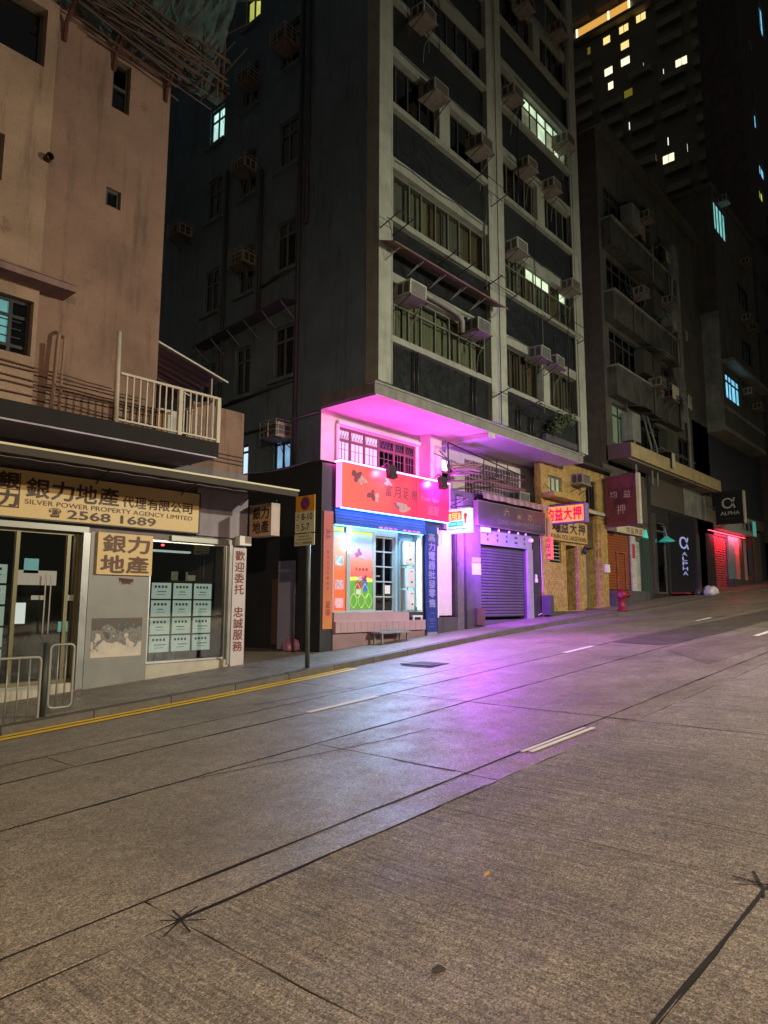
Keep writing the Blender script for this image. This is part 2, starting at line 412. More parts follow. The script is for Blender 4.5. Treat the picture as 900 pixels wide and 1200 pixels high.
def strip(name, pts, w, mat, off, parent=road):
    """a painted or poured band following a line on the road"""
    mb = MB(); L = []; Rr = []
    for k, (x, y) in enumerate(pts):
        a = Vector(pts[max(k - 1, 0)]); b = Vector(pts[min(k + 1, len(pts) - 1)]); t = (b - a).normalized(); nn = Vector((-t.y, t.x))
        ww = w * random.uniform(.9, 1.1) / 2
        L.append((x + nn.x * ww, y + nn.y * ww)); Rr.append((x - nn.x * ww, y - nn.y * ww))
    for k in range(len(pts) - 1):
        mb.poly([(q[0], q[1], G(q[0], off)) for q in (L[k], Rr[k], Rr[k + 1], L[k + 1])])
    return mb.build(name, mat, parent, recalc=False)
for yj, wj, xa, xb in ((3.44, .016, -8, 40), (5.16, .020, -8, 34), (6.36, .016, -8, 5.4), (6.36, .016, 6.7, 11.2), (6.36, .016, 12.5, 34), (6.98, .015, -8, 7.5), (3.13, .010, 1.95, 4.4)):
    n = int((xb - xa) / .35); strip('joint_sealant', [(xa + (xb - xa) * q / n, yj + DR * (xa + (xb - xa) * q / n) + random.uniform(-.009, .009)) for q in range(n + 1)], wj, SEAL, .0035)
for xa, ya, yb in ((6.89, 1.4, 5.6), (4.55, 3.35, 4.0), (9.3, 6.7, 8.0)):
    strip('joint_sealant', [(xa + random.uniform(-.008, .008), ya + (yb - ya) * q / 10) for q in range(11)], .013, SEAL, .0042)
for xa, xb, y in ((-1.3, -.3, 6.33), (5.50, 6.62, 6.33), (11.3, 12.35, 6.32), (17.9, 19.0, 6.40), (24.3, 25.4, 6.40), (30.8, 31.8, 6.4)):
    strip('lane_dash', [(xa, y - .036 * xa), (xb, y - .036 * xb)], .10, ROADW, .008)
for xa, xb, y in ((-1.2, -.2, 3.44), (14.9, 15.9, 4.35)):
    strip('lane_dash', [(xa, y - .045 * xa), (xb, y - .045 * xb)], .10, ROADW, .008)
# the near dash is worn to two thin lines
strip('lane_dash', [(5.30, 3.20), (6.36, 3.135)], .035, ROADW, .008); strip('lane_dash', [(5.34, 3.135), (6.40, 3.06)], .055, ROADW, .008)
for dy in (-.02, -.17):
    strip('yellow_line', [(-20, 8.2 + dy - .02), (1, 8.2 + dy), (3.5, 8.18 + dy), (5.5, 8.15 + dy), (7.5, 8.22 + dy), (8.3, 8.27 + dy)], .095, YEL, .008)
# sealed star cracks and stains where slab corners meet
for cx, cy in ((1.95, 3.03), (3.82, 1.0)):
    for ang, ln in ((20, .17), (75, .13), (130, .12)):
        a = R(ang); p = [(cx + math.cos(a) * t * ln * .85 + random.uniform(-.01, .01), cy + math.sin(a) * t * ln + random.uniform(-.01, .01)) for t in (-1, -.4, .3, 1)]
        strip('sealed_crack', p, .010, SEAL, .006)
strip('sealed_crack', [(2.2, 1.045), (2.9, 1.01), (3.3, .985), (3.8, .97)], .015, SEAL, .0055)
strip('sealed_crack', [(3.3, 4.99), (4.1, 4.75), (5.0, 4.5), (5.6, 4.42)], .012, SEAL, .005)
strip('sealed_crack', [(5.45, 7.1), (6.5, 6.95), (7.9, 6.6)], .012, SEAL, .005)
pt = MB(); pt.poly([(x, y, G(x, .0065)) for x, y in ((12.9, 4.75), (15.0, 4.45), (18.0, 4.25), (22, 4.1), (22, 5.0), (18.0, 5.35), (16.6, 5.55), (13.1, 5.8))])
tag(pt.build('asphalt_patch', ASPH, road, recalc=False))
pt = MB(); pt.poly([(x, y, G(x, .0045)) for x, y in ((10.9, 3.35), (14.5, 3.1), (18, 3.0), (19, 3.8), (15.0, 4.1), (12.3, 4.5))])
pt.build('asphalt_patch', road_mat('grey_patch', (.17, .146, .115), 0, .5), road, recalc=False)
st = MB(); st.poly([(2.35 + .032 * math.cos(q * .52) * random.uniform(.7, 1.2), 1.82 + .028 * math.sin(q * .52) * random.uniform(.7, 1.2), G(2.35, .0065) + .0021 * math.cos(q * .52)) for q in range(12)])
st.build('oil_stain', M('oil_stain', (.055, .045, .04), .95, var=.4, vscale=20), road, recalc=False)

KP = [(-30, 8.2), (3, 8.2), (5.5, 8.17), (7.5, 8.25), (10, 8.42), (13, 8.6), (16.3, 8.62), (18.5, 8.35), (20.5, 8.02), (24, 8.0), (28, 8.0), (34, 7.5), (50, 6.4), (85, 5.0)]
def kerb_y(x):
    for (a, ya), (b, yb) in zip(KP, KP[1:]):
        if a <= x <= b: return ya + (yb - ya) * (x - a) / (b - a)
pv = MB(); xs = [-30 + k * 1.0 for k in range(116)]
for a, b in zip(xs, xs[1:]):
    pv.poly([(a, kerb_y(a) + .12, G(a, .10)), (b, kerb_y(b) + .12, G(b, .10)), (b, 9.3, G(b, .105)), (a, 9.3, G(a, .105))])
    pv.poly([(a, 9.3, G(a, .105)), (b, 9.3, G(b, .105)), (b, 14, G(b, .11)), (a, 14, G(a, .11))])
pave = tag(pv.build('pavement', PAVE, weld=True), kind='structure')
kb = tag(thing('kerb', None, None), kind='structure')
x = -10.0
while x < 60:
    e = x + 1.0 - .012; y0, y1 = kerb_y(x), kerb_y(e); dz = random.uniform(-.006, .006)
    mb = MB(); i = 0
    mb.v = [(x, y0, G(x, -.05)), (e, y1, G(e, -.05)), (e, y1 + .13, G(e, -.05)), (x, y0 + .13, G(x, -.05)),
            (x, y0 + .012, G(x, .096 + dz)), (e, y1 + .012, G(e, .096 + dz)), (e, y1 + .13, G(e, .104 + dz)), (x, y0 + .13, G(x, .104 + dz))]
    mb.f = [(0, 3, 2, 1), (4, 5, 6, 7), (0, 1, 5, 4), (1, 2, 6, 5), (2, 3, 7, 6), (3, 0, 4, 7)]
    mb.build('kerb_stone', KERBM, kb); x += 1.0
# near-side pavement behind the camera
pv = MB(); pv.box((-30, -9, -3), (-29.9, -8.9, -2.9))
pv.poly([(-30, -3.4, G(-30, .13)), (85, -3.4, G(85, .13)), (85, -9, G(85, .13)), (-30, -9, G(-30, .13))]); pv.poly([(-30, -3.4, G(-30, .13)), (85, -3.4, G(85, .13)), (85, -3.4, G(85, -.05)), (-30, -3.4, G(-30, -.05))])
tag(pv.build('pavement', PAVE, recalc=False), kind='structure')

# drain grate in the far lane
gx, gy = 9.25, 7.35
t = thing('drain_grate', 'dark slotted drain grate set in the road in front of the red shop', 'drain', (gx, gy, G(gx)))
mb = MB()
for k in range(9): mb.box((gx - .3 + k * .07, gy - .28, G(gx, .001)), (gx - .3 + k * .07 + .035, gy + .28, G(gx, .014)))
mb.build('grate_bars', BLACK, t)
mb = MB()
for a, b in (((-.34, -.32), (.34, -.28)), ((-.34, .28), (.34, .32)), ((-.34, -.28), (-.30, .28)), ((.31, -.28), (.34, .28))):
    mb.box((gx + a[0], gy + a[1], G(gx, -.004)), (gx + b[0], gy + b[1], G(gx, .012)))
mb.build('grate_frame', M('cast_iron', (.05, .05, .05), .5, metal=.6), t)
# fallen leaf
lx, ly = 3.157, 2.13
lf = MB(); lf.poly([(lx - .025, ly, G(lx, .008)), (lx, ly - .014, G(lx, .014)), (lx + .03, ly + .004, G(lx, .022)), (lx, ly + .016, G(lx, .010))])
tag(lf.build('fallen_leaf', M('dry_leaf', (.85, .45, .05), .6), recalc=False), 'small dry yellow leaf lying alone on the near concrete', 'leaf')
# ------------------------------------------------------------------ street lamps (out of frame, light the street)
LAMPM = M('lamp_glass', (.9, .8, .6), .4, emit=(1, .72, .42), estr=6., sample=False)
def street_lamp(x, y, h, reach, colr, watt, label, tilt=30, rad=.16):
    t = thing('street_lamp', label, 'street lamp', (x, y, G(x, .10)), 'street lamps along the near pavement')
    z = G(x)
    MB().tube([(x, y, z), (x, y, z + h * .5), (x, y, z + h - .8)], [.09, .075, .06], 10).build('post', GALV, t, smooth=True)
    MB().tube([(x, y, z + h - .8), (x, y + reach * .25, z + h - .1), (x, y + reach, z + h + .1)], .04, 8).build('arm', GALV, t, smooth=True)
    MB().box((x - .13, y + reach - .1, z + h + .06), (x + .13, y + reach + .55, z + h + .16)).build('lamp_head', GALV, t)
    MB().lathe((x, y + reach + .25, z + h - .16), [(.02, 0), (.09, .03), (.12, .10), (.12, .2)], 12).build('lamp_bowl', LAMPM, t, smooth=True)
    ld = bpy.data.lights.new('lamp_light', 'SPOT'); ld.energy = watt; ld.color = colr; ld.shadow_soft_size = rad; ld.spot_size = R(170); ld.spot_blend = 1.0
    lo = bpy.data.objects.new('lamp_light', ld); COL.objects.link(lo); lo.parent = t
    lo.location = (0, reach + .25, h - .13 - .30); lo.rotation_euler = (R(tilt), 0, 0)
street_lamp(-3.0, -8.4, 6.6, 1.6, (1, .72, .46), 7400, 'tall galvanised street lamp behind the viewer, lower down the hill')
street_lamp(13.5, -7.4, 6.2, 1.6, (1, .93, .70), 8200, 'tall galvanised street lamp across from the grey tower', 48)
street_lamp(29.0, -7.0, 7.0, 1.6, (1, .80, .50), 4800, 'tall galvanised street lamp farthest up the hill', 12)

# ------------------------------------------------------------------ pink corner block with the property agency
PINK = M('pink_plaster', (.245, .157, .122), .85, var=.32, vscale=1.1, bump=.7, bscale=48, streak=.5, wear=((.15, .085, .06), 1.7, .62))
PINKL = M('pale_pink_plaster', (.33, .232, .172), .85, var=.30, vscale=1.1, bump=.7, bscale=48, streak=.5, wear=((.2, .125, .085), 1.7, .64))
GREYPL = M('grey_plaster', (.21, .185, .20), .8, var=.22, vscale=2, bump=.3, streak=.3)
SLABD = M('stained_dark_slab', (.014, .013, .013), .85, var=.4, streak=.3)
SOFF = M('soffit_paint', (.42, .40, .52), .8, var=.3)
PANELG = M('grey_laminate', (.23, .235, .23), .4, var=.12)
TILEW = M('pale_stone_sill', (.42, .40, .34), .5, var=.25, bump=.2)
F = FY(9.9)
A = thing('corner_apartment_block', 'peeling pink corner block with the property agency on its ground floor', 'building', (4, 9.9, G(4, .10)))
mb = MB().wall(F, -6, 7.36, -1, 3.86, [(1.6, 4.55, .40, 2.62), (5.57, 7.0, .70, 2.60)], .35)
mb.fb(F, 7.35, 7.358, -1, 3.9, -4, -.001)
mb.build('shop_wall', GREYPL, A)
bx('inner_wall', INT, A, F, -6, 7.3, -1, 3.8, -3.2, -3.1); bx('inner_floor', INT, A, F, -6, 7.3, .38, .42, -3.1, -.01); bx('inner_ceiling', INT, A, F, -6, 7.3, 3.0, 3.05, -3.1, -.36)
# upper wall and the bay that stands proud of it
mb = MB().wall(F, 3.60, 5.54, 3.84, 13.5, [(4.55, 4.84, 9.35, 10.2), (4.55, 4.79, 7.70, 8.0)], .22)
mb.wall(FX(5.54), 9.9, 17, 3.84, 13.5); mb.build('upper_wall', PINK, A)
mb = MB().wall(F, -6, 3.66, 3.84, 13.5, [(2.2, 3.50, 9.30, 10.22), (2.4, 3.07, 7.32, 8.0), (2.0, 3.60, 4.97, 5.76)], .3, d=.09)
mb.wall(FX(3.66), 9.81, 9.9, 3.84, 13.5); mb.build('bay_wall', PINKL, A)
bx('inner_wall', INT, A, F, -6, 5.5, 3.9, 13.4, -.9, -.8)
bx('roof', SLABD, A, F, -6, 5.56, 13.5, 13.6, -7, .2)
BLIND = M('teal_shop_glow', (.1, .3, .32), .5, emit=(.16, .55, .62), estr=.30, sample=False, evar=.6)
wn = window(A, F, 2.0, 3.60, 4.97, 5.76, xs=[2.0, 2.8, 3.35, 3.60], ys=[4.97, 5.10, 5.52, 5.76], d=-.05, fm=BLACK, gms=lambda i, j: BLIND if (j == 1 or i == 1 and j == 2) and i < 2 else DARKGLASS)
for v in (5.22, 5.34, 5.45): bx('louvre', BLACK, wn, F, 2.0, 3.5, v, v + .012, -.05, -.03)
window(A, F, 2.2, 3.50, 9.30, 10.22, 2, 1, d=-.1, fm=WFRAME, gm=DARKGLASS); window(A, F, 2.4, 3.07, 7.32, 8.0, 1, 1, d=-.1, fm=WFRAME, gm=DARKGLASS)
window(A, F, 4.55, 4.84, 9.35, 10.2, 1, 2, d=-.1, fm=WFRAME, gm=DARKGLASS); window(A, F, 4.55, 4.79, 7.70, 8.0, 1, 1, d=-.08, fm=WFRAME, gm=DARKGLASS)
MB().fb(F, 1.2, 4.02, 5.95, 6.04, -.1, .42).fb(F, 1.2, 4.02, 6.04, 6.06, -.1, .44).build('window_hood', M('hood_plaster', (.23, .15, .14), .85, var=.3, streak=.4), A)
MB().tube([F.P(3.63, 7.93, -.05), F.P(3.63, 7.93, .20)], .055, 12, cap=False).tube([F.P(3.63, 7.93, .0), F.P(3.63, 7.93, .02)], .05, 12).build('vent_pipe', BLACK, A)
for k, (z0, z1, xa, xb) in enumerate(((4.86, 4.80, 2.2, 4.75), (4.78, 4.74, 2.2, 5.3), (4.66, 4.62, 2.0, 5.5), (4.55, 4.55, 2.0, 5.5), (4.42, 4.38, 3.0, 5.5), (4.30, 4.28, 2.0, 5.5))):
    pts = [F.P(xa + (xb - xa) * q / 8, z0 + (z1 - z0) * q / 8 + random.uniform(-.012, .012), .115) for q in range(9)]
    MB().tube(pts, .011, 5).build('cable', M('dusty_cable', (.10, .06, .05), .7, var=.4), A)
MB().tube([F.P(3.95, 5.45, .02), F.P(3.95, 5.4, .12), F.P(3.92, 4.6, .12), F.P(3.9, 4.1, .12)], .028, 8).tube([F.P(4.05, 5.42, .02), F.P(4.04, 5.36, .1), F.P(4.02, 4.1, .1)], .022, 8).build('drain_pipe', M('stained_pipe', (.26, .17, .12), .7, var=.4, streak=.5), A)
# balcony slab, soffit, terrace
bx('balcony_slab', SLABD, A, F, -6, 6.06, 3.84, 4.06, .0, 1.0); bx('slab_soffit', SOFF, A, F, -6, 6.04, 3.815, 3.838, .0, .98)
mb = MB().fb(F, 6.22, 7.25, 3.86, 4.96, -.14, -.002).fb(F, 7.13, 7.25, 3.86, 4.96, -4, -.14)
mb.build('parapet', PINK, A)
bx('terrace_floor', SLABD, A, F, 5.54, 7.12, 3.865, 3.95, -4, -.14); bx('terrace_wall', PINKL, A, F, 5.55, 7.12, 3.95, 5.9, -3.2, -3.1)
for z in (4.02, 4.09, 4.16): MB().tube([F.P(6.25, z, .012), F.P(7.24, z - .01, .012)], .010, 5).build('cable', MATS['dusty_cable'], A)
# shopfront details
bx('door_head', M('aluminium_strip', (.26, .26, .24), .4, metal=.4), A, F, 1.6, 4.58, 2.62, 2.70, .0, .05)
bx('door_post', M('dull_post', (.27, .27, .27), .35, metal=.6, var=.25), A, F, 4.50, 4.60, .42, 2.62, -.02, .06)
bx('pier_panel', PANELG, A, F, 4.62, 5.56, .30, 2.64, .0, .035)
bx('doorstep', TILEW, A, F, 1.5, 4.60, .2, .52, -.3, .03)
bx('window_plinth', TILEW, A, F, 5.56, 7.04, .3, .69, .0, .04)
bx('window_head', M('aluminium_strip'), A, F, 5.9, 7.04, 2.60, 2.68, .0, .05)
bx('corner_post', M('dull_post'), A, F, 7.0, 7.06, .60, 2.60, .0, .05)
window(A, F, 5.57, 7.0, .70, 2.60, 1, 1, d=-.04, bar=.03, fm=STEEL, name='display_window')
dw = window(A, F, 1.6, 4.52, .52, 2.62, xs=[1.6, 2.6, 3.68, 4.36, 4.52], ys=[.52, 2.60], d=-.10, bar=.05, fm=M('bronze_frame', (.16, .14, .08), .4, metal=.5), name='glass_door')
MB().tube([F.P(4.12, 1.2, -.02), F.P(4.12, 2.0, -.02)], .011, 8).tube([F.P(4.05, 1.2, -.02), F.P(4.05, 2.0, -.02)], .011, 8).build('door_pull', M('dull_steel', (.25, .25, .25), .4, metal=.8), dw)
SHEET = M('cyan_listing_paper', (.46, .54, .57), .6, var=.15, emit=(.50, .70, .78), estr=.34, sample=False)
INK = M('printed_ink', (.03, .04, .05), .7, var=0)
INKR = M('red_brown_ink', (.16, .03, .02), .6, var=.1)
def sheet(u0, u1, v0, v1, d, n=4):
    s = bx('listing_sheet', SHEET, A, F, u0, u1, v0, v1, d, d + .004)
    mb = MB(); h = v1 - v0; wd = u1 - u0
    for k in range(n):
        a = u0 + wd * (.14 + .72 * k / n); mb.fb(F, a, a + wd * .11, v1 - h * .32, v1 - h * .17, d + .004, d + .0055)
    mb.fb(F, u0 + wd * random.uniform(.2, .35), u0 + wd * random.uniform(.6, .85), v1 - h * .58, v1 - h * .53, d + .004, d + .0055)
    mb.fb(F, u0 + wd * .25, u0 + wd * .7, v1 - h * .75, v1 - h * .72, d + .004, d + .0055)
    mb.build('printed_lines', INK, s)
for i in range(3):
    for j in range(4): sheet(5.67 + .375 * i, 5.67 + .375 * i + .335, 1.70 - .275 * j - .015, 1.95 - .275 * j - .015, -.085)
for j in range(5): sheet(3.20, 3.60, 1.88 - .28 * j, 2.13 - .28 * j, -.16, 5)
sh = M('white_paper', (.32, .34, .34), .6, var=.08)
for (a, b, c, e, mt) in ((3.78, 3.97, 2.02, 2.22, M('cyan_sticker', (.10, .35, .45), .5)), (3.66, 4.22, 1.86, 2.06, M('white_paper')), (4.37, 4.49, 1.65, 1.73, sh), (3.90, 4.08, 1.66, 1.72, sh), (3.70, 3.84, 1.34, 1.62, MATS['cyan_listing_paper']), (4.28, 4.42, 1.22, 1.36, MATS['cyan_sticker']), (6.12, 6.26, 1.98, 2.12, sh), (6.30, 6.44, 1.98, 2.07, sh), (6.0, 6.3, 1.98, 2.12, M('grey_card', (.2, .22, .23), .6))):
    bx('notice', mt, A, F, a, b, c, e, -.092, -.088)
bx('indicator_light', M('red_led', (.3, 0, 0), .4, emit=(1, .03, .05), estr=14, sample=False), A, F, 5.82, 5.86, 2.52, 2.545, -.12, -.10)
MB().fb(F, 5.9, 6.6, 2.46, 2.49, -.6, -.5).build('tube_lamp', M('dim_tube', (.7, .7, .7), .5, emit=(.8, 1, 1), estr=.6, sample=False), A)
for (u, v, r) in ((6.1, .95, .12), (6.45, .9, .16), (3.2, .8, .2), (4.3, .95, .15)):
    MB().lathe(F.P(u, .55, -.9), [(r * .7, 0), (r, .05), (r, .5), (r * .5, .62), (r * .45, .8)], 10).build('stored_stool', M('dim_furniture', (.10, .10, .12), .6, var=.4), A)
ph = ramp_print('landscape_photo', [(0, (.55, .50, .42)), (.34, (.45, .42, .38)), (.44, (.10, .10, .10)), (.6, (.22, .20, .19)), (.75, (.045, .05, .055)), (.88, (.07, .06, .05)), (1, (.10, .05, .035))], 2, .84, 1.42, .35, 7.)
bx('photo_print', ph, A, F, 4.70, 5.47, .84, 1.40, .035, .040)
MB().poly([F.P(5.06 + q * .022 + .02 * math.sin(q * 2.3), 1.99 - .12 * abs(math.sin(q * 1.7)), .038) for q in range(12)]).build('rust_stain', M('rust_stain', (.09, .03, .02), .7, var=.4), A, recalc=False)
vp = bx('couplet_post', M('pale_lilac_board', (.52, .47, .50), .5, var=.1), A, F, 7.07, 7.34, .55, 2.56, .0, .06)
text(vp, F, col('歡迎委托 忠誠服務', 7.11, 7.30, .80, 2.52), INKR, .062, .02)
MB().fb(F, 7.12, 7.36, 2.60, 2.76, .02, .16).build('lamp_box', WHITE, A)
bx('head_band', M('lilac_plaster', (.27, .24, .28), .7, var=.2, streak=.3), A, F, 6.33, 7.35, 2.72, 3.5, .0, .05)

# signs of the agency
GOLD = M('gold_board', (.60, .44, .20), .45, var=.10, vscale=1.5)
def sign_frame(t, fr, u0, u1, v0, v1, d0, d1, mat, b=.02):
    MB().fb(fr, u0, u1, v0, v0 + b, d0, d1).fb(fr, u0, u1, v1 - b, v1, d0, d1).fb(fr, u0, u0 + b, v0 + b, v1 - b, d0, d1).fb(fr, u1 - b, u1, v0 + b, v1 - b, d0, d1).build('frame', mat, t)
t = thing('shop_sign', 'long tan board reading 銀力地產代理有限公司 with phone number 2568 1689', 'sign', (4.8, 9.9, 2.74))
bx('board', GOLD, t, F, 2.9, 6.32, 2.75, 3.38, .06, .13); sign_frame(t, F, 2.88, 6.34, 2.73, 3.40, .05, .14, BLACK, .018)
DBR = M('dark_brown_letters', (.05, .022, .012), .5, var=.1)
text(t, F, row('銀力地產', 3.64, 4.97, 3.03, 3.29, .1) + row('代理有限公司', 5.00, 6.20, 3.04, 3.20, .1), DBR, .136, .022)
text(t, F, [('SILVER POWER PROPERTY AGENCY LIMITED', 3.65, 6.20, 2.935, 3.00)], DBR, .136, .004)
text(t, F, [('☎', 3.97, 4.13, 2.79, 2.91), ('2568 1689', 4.22, 5.56, 2.785, 2.905)], DBR, .136, .02)
text(t, F, [('銀', 3.30, 3.56, 3.12, 3.33), ('力', 3.32, 3.56, 2.88, 3.09)], DBR, .136, .04, name='seal_mark')
MB().fb(F, 3.28, 3.575, 2.865, 2.88, .13, .136).fb(F, 3.28, 3.575, 3.10, 3.112, .13, .136).fb(F, 3.565, 3.58, 2.865, 3.34, .13, .136).build('seal_border', DBR, t)
t = thing('shop_sign', 'square tan board reading 銀力地產 in two rows above the landscape photo', 'sign', (5.12, 9.9, 2.03))
bx('board', GOLD, t, F, 4.70, 5.56, 2.03, 2.64, .04, .085)
text(t, F, row('銀力', 4.76, 5.52, 2.36, 2.61, .1) + row('地產', 4.74, 5.52, 2.06, 2.31, .1), M('brown_letters', (.10, .035, .012), .5), .089, .03)
X = FX(7.42)
t = thing('hanging_sign', 'small tan light box reading 銀力地產 jutting from the agency corner over the alley', 'sign', (7.5, 9.6, 2.77))
bx('board', M('tan_acrylic', (.55, .36, .22), .4, var=.08), t, X, 9.30, 9.86, 2.78, 3.30, -.16, .0)
sign_frame(t, X, 9.28, 9.88, 2.76, 3.32, -.18, .006, M('sign_trim', (.45, .36, .34), .4), .02)
text(t, X, row('銀力', 9.80, 9.34, 3.06, 3.27, .1) + row('地產', 9.80, 9.34, 2.82, 3.03, .1), DBR, .004, .03)
MB().tube([X.P(9.86, 3.36, -.08), X.P(9.25, 3.36, -.08)], .012, 6).build('bracket', BLACK, t)
# metal awning
t = thing('metal_awning', 'sloping sheet metal awning with pale front rail above the agency sign', 'awning', (4, 9.9, 3.5))
mb = MB(); n = 60
for k in range(n):
    a = -6 + 13.5 * k / n; b = -6 + 13.5 * (k + 1) / n; za = .012 * (k % 2); zb = .012 * ((k + 1) % 2)
    mb.poly([(a, 8.72, 3.46 + za), (b, 8.72, 3.46 + zb), (b, 9.88, 3.56 + zb), (a, 9.88, 3.56 + za)])
mb.build('sheet', M('rusty_sheet', (.10, .075, .06), .7, var=.4, streak=.3), t, weld=True)
bx('front_rail', M('pale_rail', (.66, .62, .42), .5, var=.15), t, F, -6, 7.52, 3.462, 3.488, 1.18, 1.215)
bx('front_lip', M('dull_lip', (.05, .042, .035), .7), t, F, -6, 7.50, 3.37, 3.460, 1.17, 1.205)
for x in (3.2, 4.62, 6.0, 7.2):
    MB().tube([(x, 9.86, 3.30), (x - .06, 9.55, 3.40), (x - .1, 9.1, 3.47)], .011, 6).build('bracket', BLACK, t)
# balcony railing
RAILM = M('cream_rail_paint', (.46, .41, .34), .5, var=.22)
t = thing('balcony_railing', 'cream painted metal balcony railing on the pink block', 'railing', (5.2, 8.92, 4.06))
z0, z1 = 4.06, 4.74
MB().tube([(4.42, 8.92, z0), (4.40, 8.92, 5.34)], .032, 10).build('tall_post', RAILM, t, smooth=True)
for px in (5.38, 6.04): bx('post', RAILM, t, FY(8.92), px - .03, px + .03, z0, z1, -.03, .03)
bx('top_rail', RAILM, t, FY(8.92), 4.45, 6.07, z1, z1 + .035, -.024, .024); bx('bottom_rail', RAILM, t, FY(8.92), 4.45, 6.01, z0 + .03, z0 + .055, -.016, .016)
me = None
for k in range(15):
    x = 4.55 + k * .1
    if abs(x - 5.38) < .05: continue
    if me is None:
        o = bx('bar', RAILM, t, FY(8.92), x - .009, x + .009, z0 + .055, z1, -.009, .009); me = o.data; x00 = x
    else:
        o = bpy.data.objects.new('bar', me); COL.objects.link(o); o.parent = t; o.location = (x - x00, 0, 0)
MB().box((6.02, 8.95, z1), (6.06, 9.88, z1 + .035)).build('return_rail', RAILM, t)
for k in range(6): MB().box((6.032, 9.08 + k * .14, z0), (6.048, 9.096 + k * .14, z1)).build('bar', RAILM, t)
# terrace clutter
t = thing('lean_to_roof', 'corrugated lean-to roof over the terrace beside the pink wall', 'roof', (6, 10.8, 5.0))
mb = MB(); n = 26
for k in range(n):
    a = 10.0 + 2.6 * k / n; b = 10.0 + 2.6 * (k + 1) / n; za = .025 * (k % 2); zb = .025 * ((k + 1) % 2)
    mb.poly([(5.56, a, 5.88 + za), (6.95, a, 5.52 + za), (6.95, b, 5.52 + zb), (5.56, b, 5.88 + zb)])
mb.build('corrugated_sheet', M('corrugated_grey', (.26, .22, .23), .55, metal=.3, var=.3), t, weld=True)
MB().tube([(5.56, 10.0, 5.84), (6.95, 10.0, 5.48)], .022, 6).tube([(5.56, 11.2, 5.84), (6.95, 11.2, 5.48)], .02, 6).build('rafter', GALV, t)
MB().tube([(6.7, 10.12, 3.95), (6.7, 10.12, 5.53)], .02, 6).build('prop', GALV, t)
t = thing('storage_cabinet', 'pale metal cabinet standing on the terrace behind the balcony railing', 'cabinet', (6.0, 10.3, 3.95))
MB().box((5.75, 10.12, 3.95), (6.12, 10.5, 4.78)).build('carcass', M('pale_cabinet', (.42, .40, .36), .5), t); MB().box((5.77, 10.10, 3.97), (6.10, 10.118, 4.45)).build('door', M('grey_door', (.16, .18, .18), .5), t)
tag(MB().box((6.16, 9.92, 3.96), (6.2, 9.97, 4.72)).build('timber_plank', M('bare_timber', (.45, .30, .16), .7, var=.2)), 'bare timber plank standing between cabinet and terrace parapet', 'plank')
tag(MB().box((5.58, 9.93, 4.1), (5.74, 9.97, 4.7)).build('plywood_board', M('brown_ply', (.26, .13, .07), .7, var=.2)), 'brown plywood board leaning by the pink wall behind the railing', 'board')
# bamboo scaffold fan at the top of the block
BAM = M('bamboo', (.085, .065, .045), .7, var=.4); NET = M('scaffold_net', (.05, .085, .085), .9, var=.5, vscale=9, bump=.6, bscale=30)
t = thing('bamboo_scaffold', 'bamboo scaffold fan with bundled teal netting under the top of the pink block', 'scaffold', (4.8, 9.9, 10.2))
for k in range(44):
    a = (random.uniform(3.55, 4.2), 9.85 - random.uniform(.05, .75), 10.32 + random.uniform(-.08, .5)); b = (random.uniform(5.5, 6.2), a[1] + random.uniform(-.2, .2), a[2] + random.uniform(-.25, .12))
    m_ = tuple((p + q) / 2 + random.uniform(-.05, .05) for p, q in zip(a, b)); MB().tube([a, m_, b], random.uniform(.007, .016), 5).build('bamboo_pole', BAM, t)
for k in range(14):
    x = 4.0 + k * .16; z = 10.35 + random.uniform(-.1, .2)
    MB().tube([(x, 9.88, z), (x + random.uniform(-.08, .15), 8.95 - random.uniform(0, .3), z + .45 + random.uniform(-.15, .2))], .010, 5).build('bamboo_pole', BAM, t)
for x in (3.78, 4.55, 5.45): MB().tube([(x, 9.88, 9.95), (x, 9.84, 10.25), (x, 9.2, 10.75)], .03, 6).build('bracket', M('rusty_bracket', (.09, .035, .025), .7), t)
for x, h in ((5.75, 3.2), (6.15, 3.4), (6.05, 2.6)): MB().tube([(x, 9.3, 10.1), (x + .05, 9.3, 10.1 + h)], .02, 5).build('bamboo_pole', BAM, t)
for k in range(10):
    a = (6.1 + random.uniform(-.3, .2), 9.3 + random.uniform(-.2, .5), 10.2 + k * .28); MB().tube([a, (a[0] + random.uniform(-.5, .5), a[1] + random.uniform(-.5, .5), a[2] + random.uniform(-.15, .4))], .013, 5).build('bamboo_pole', BAM, t)
mb = MB(); nu, nv = 34, 14; P = []
for i in range(nu + 1):
    for j in range(nv + 1):
        u = i / nu; v = j / nv
        P.append((3.6 + 2.55 * u, 9.8 - .95 * v + random.uniform(-.05, .05), 10.42 + .45 * v + 1.3 * v * v + random.uniform(-.05, .05) + .05 * math.sin(u * 19 + v * 4)))
mb.v = P; mb.f = [(i * (nv + 1) + j, (i + 1) * (nv + 1) + j, (i + 1) * (nv + 1) + j + 1, i * (nv + 1) + j + 1) for i in range(nu) for j in range(nv)]
mb.build('netting', NET, t, recalc=False)
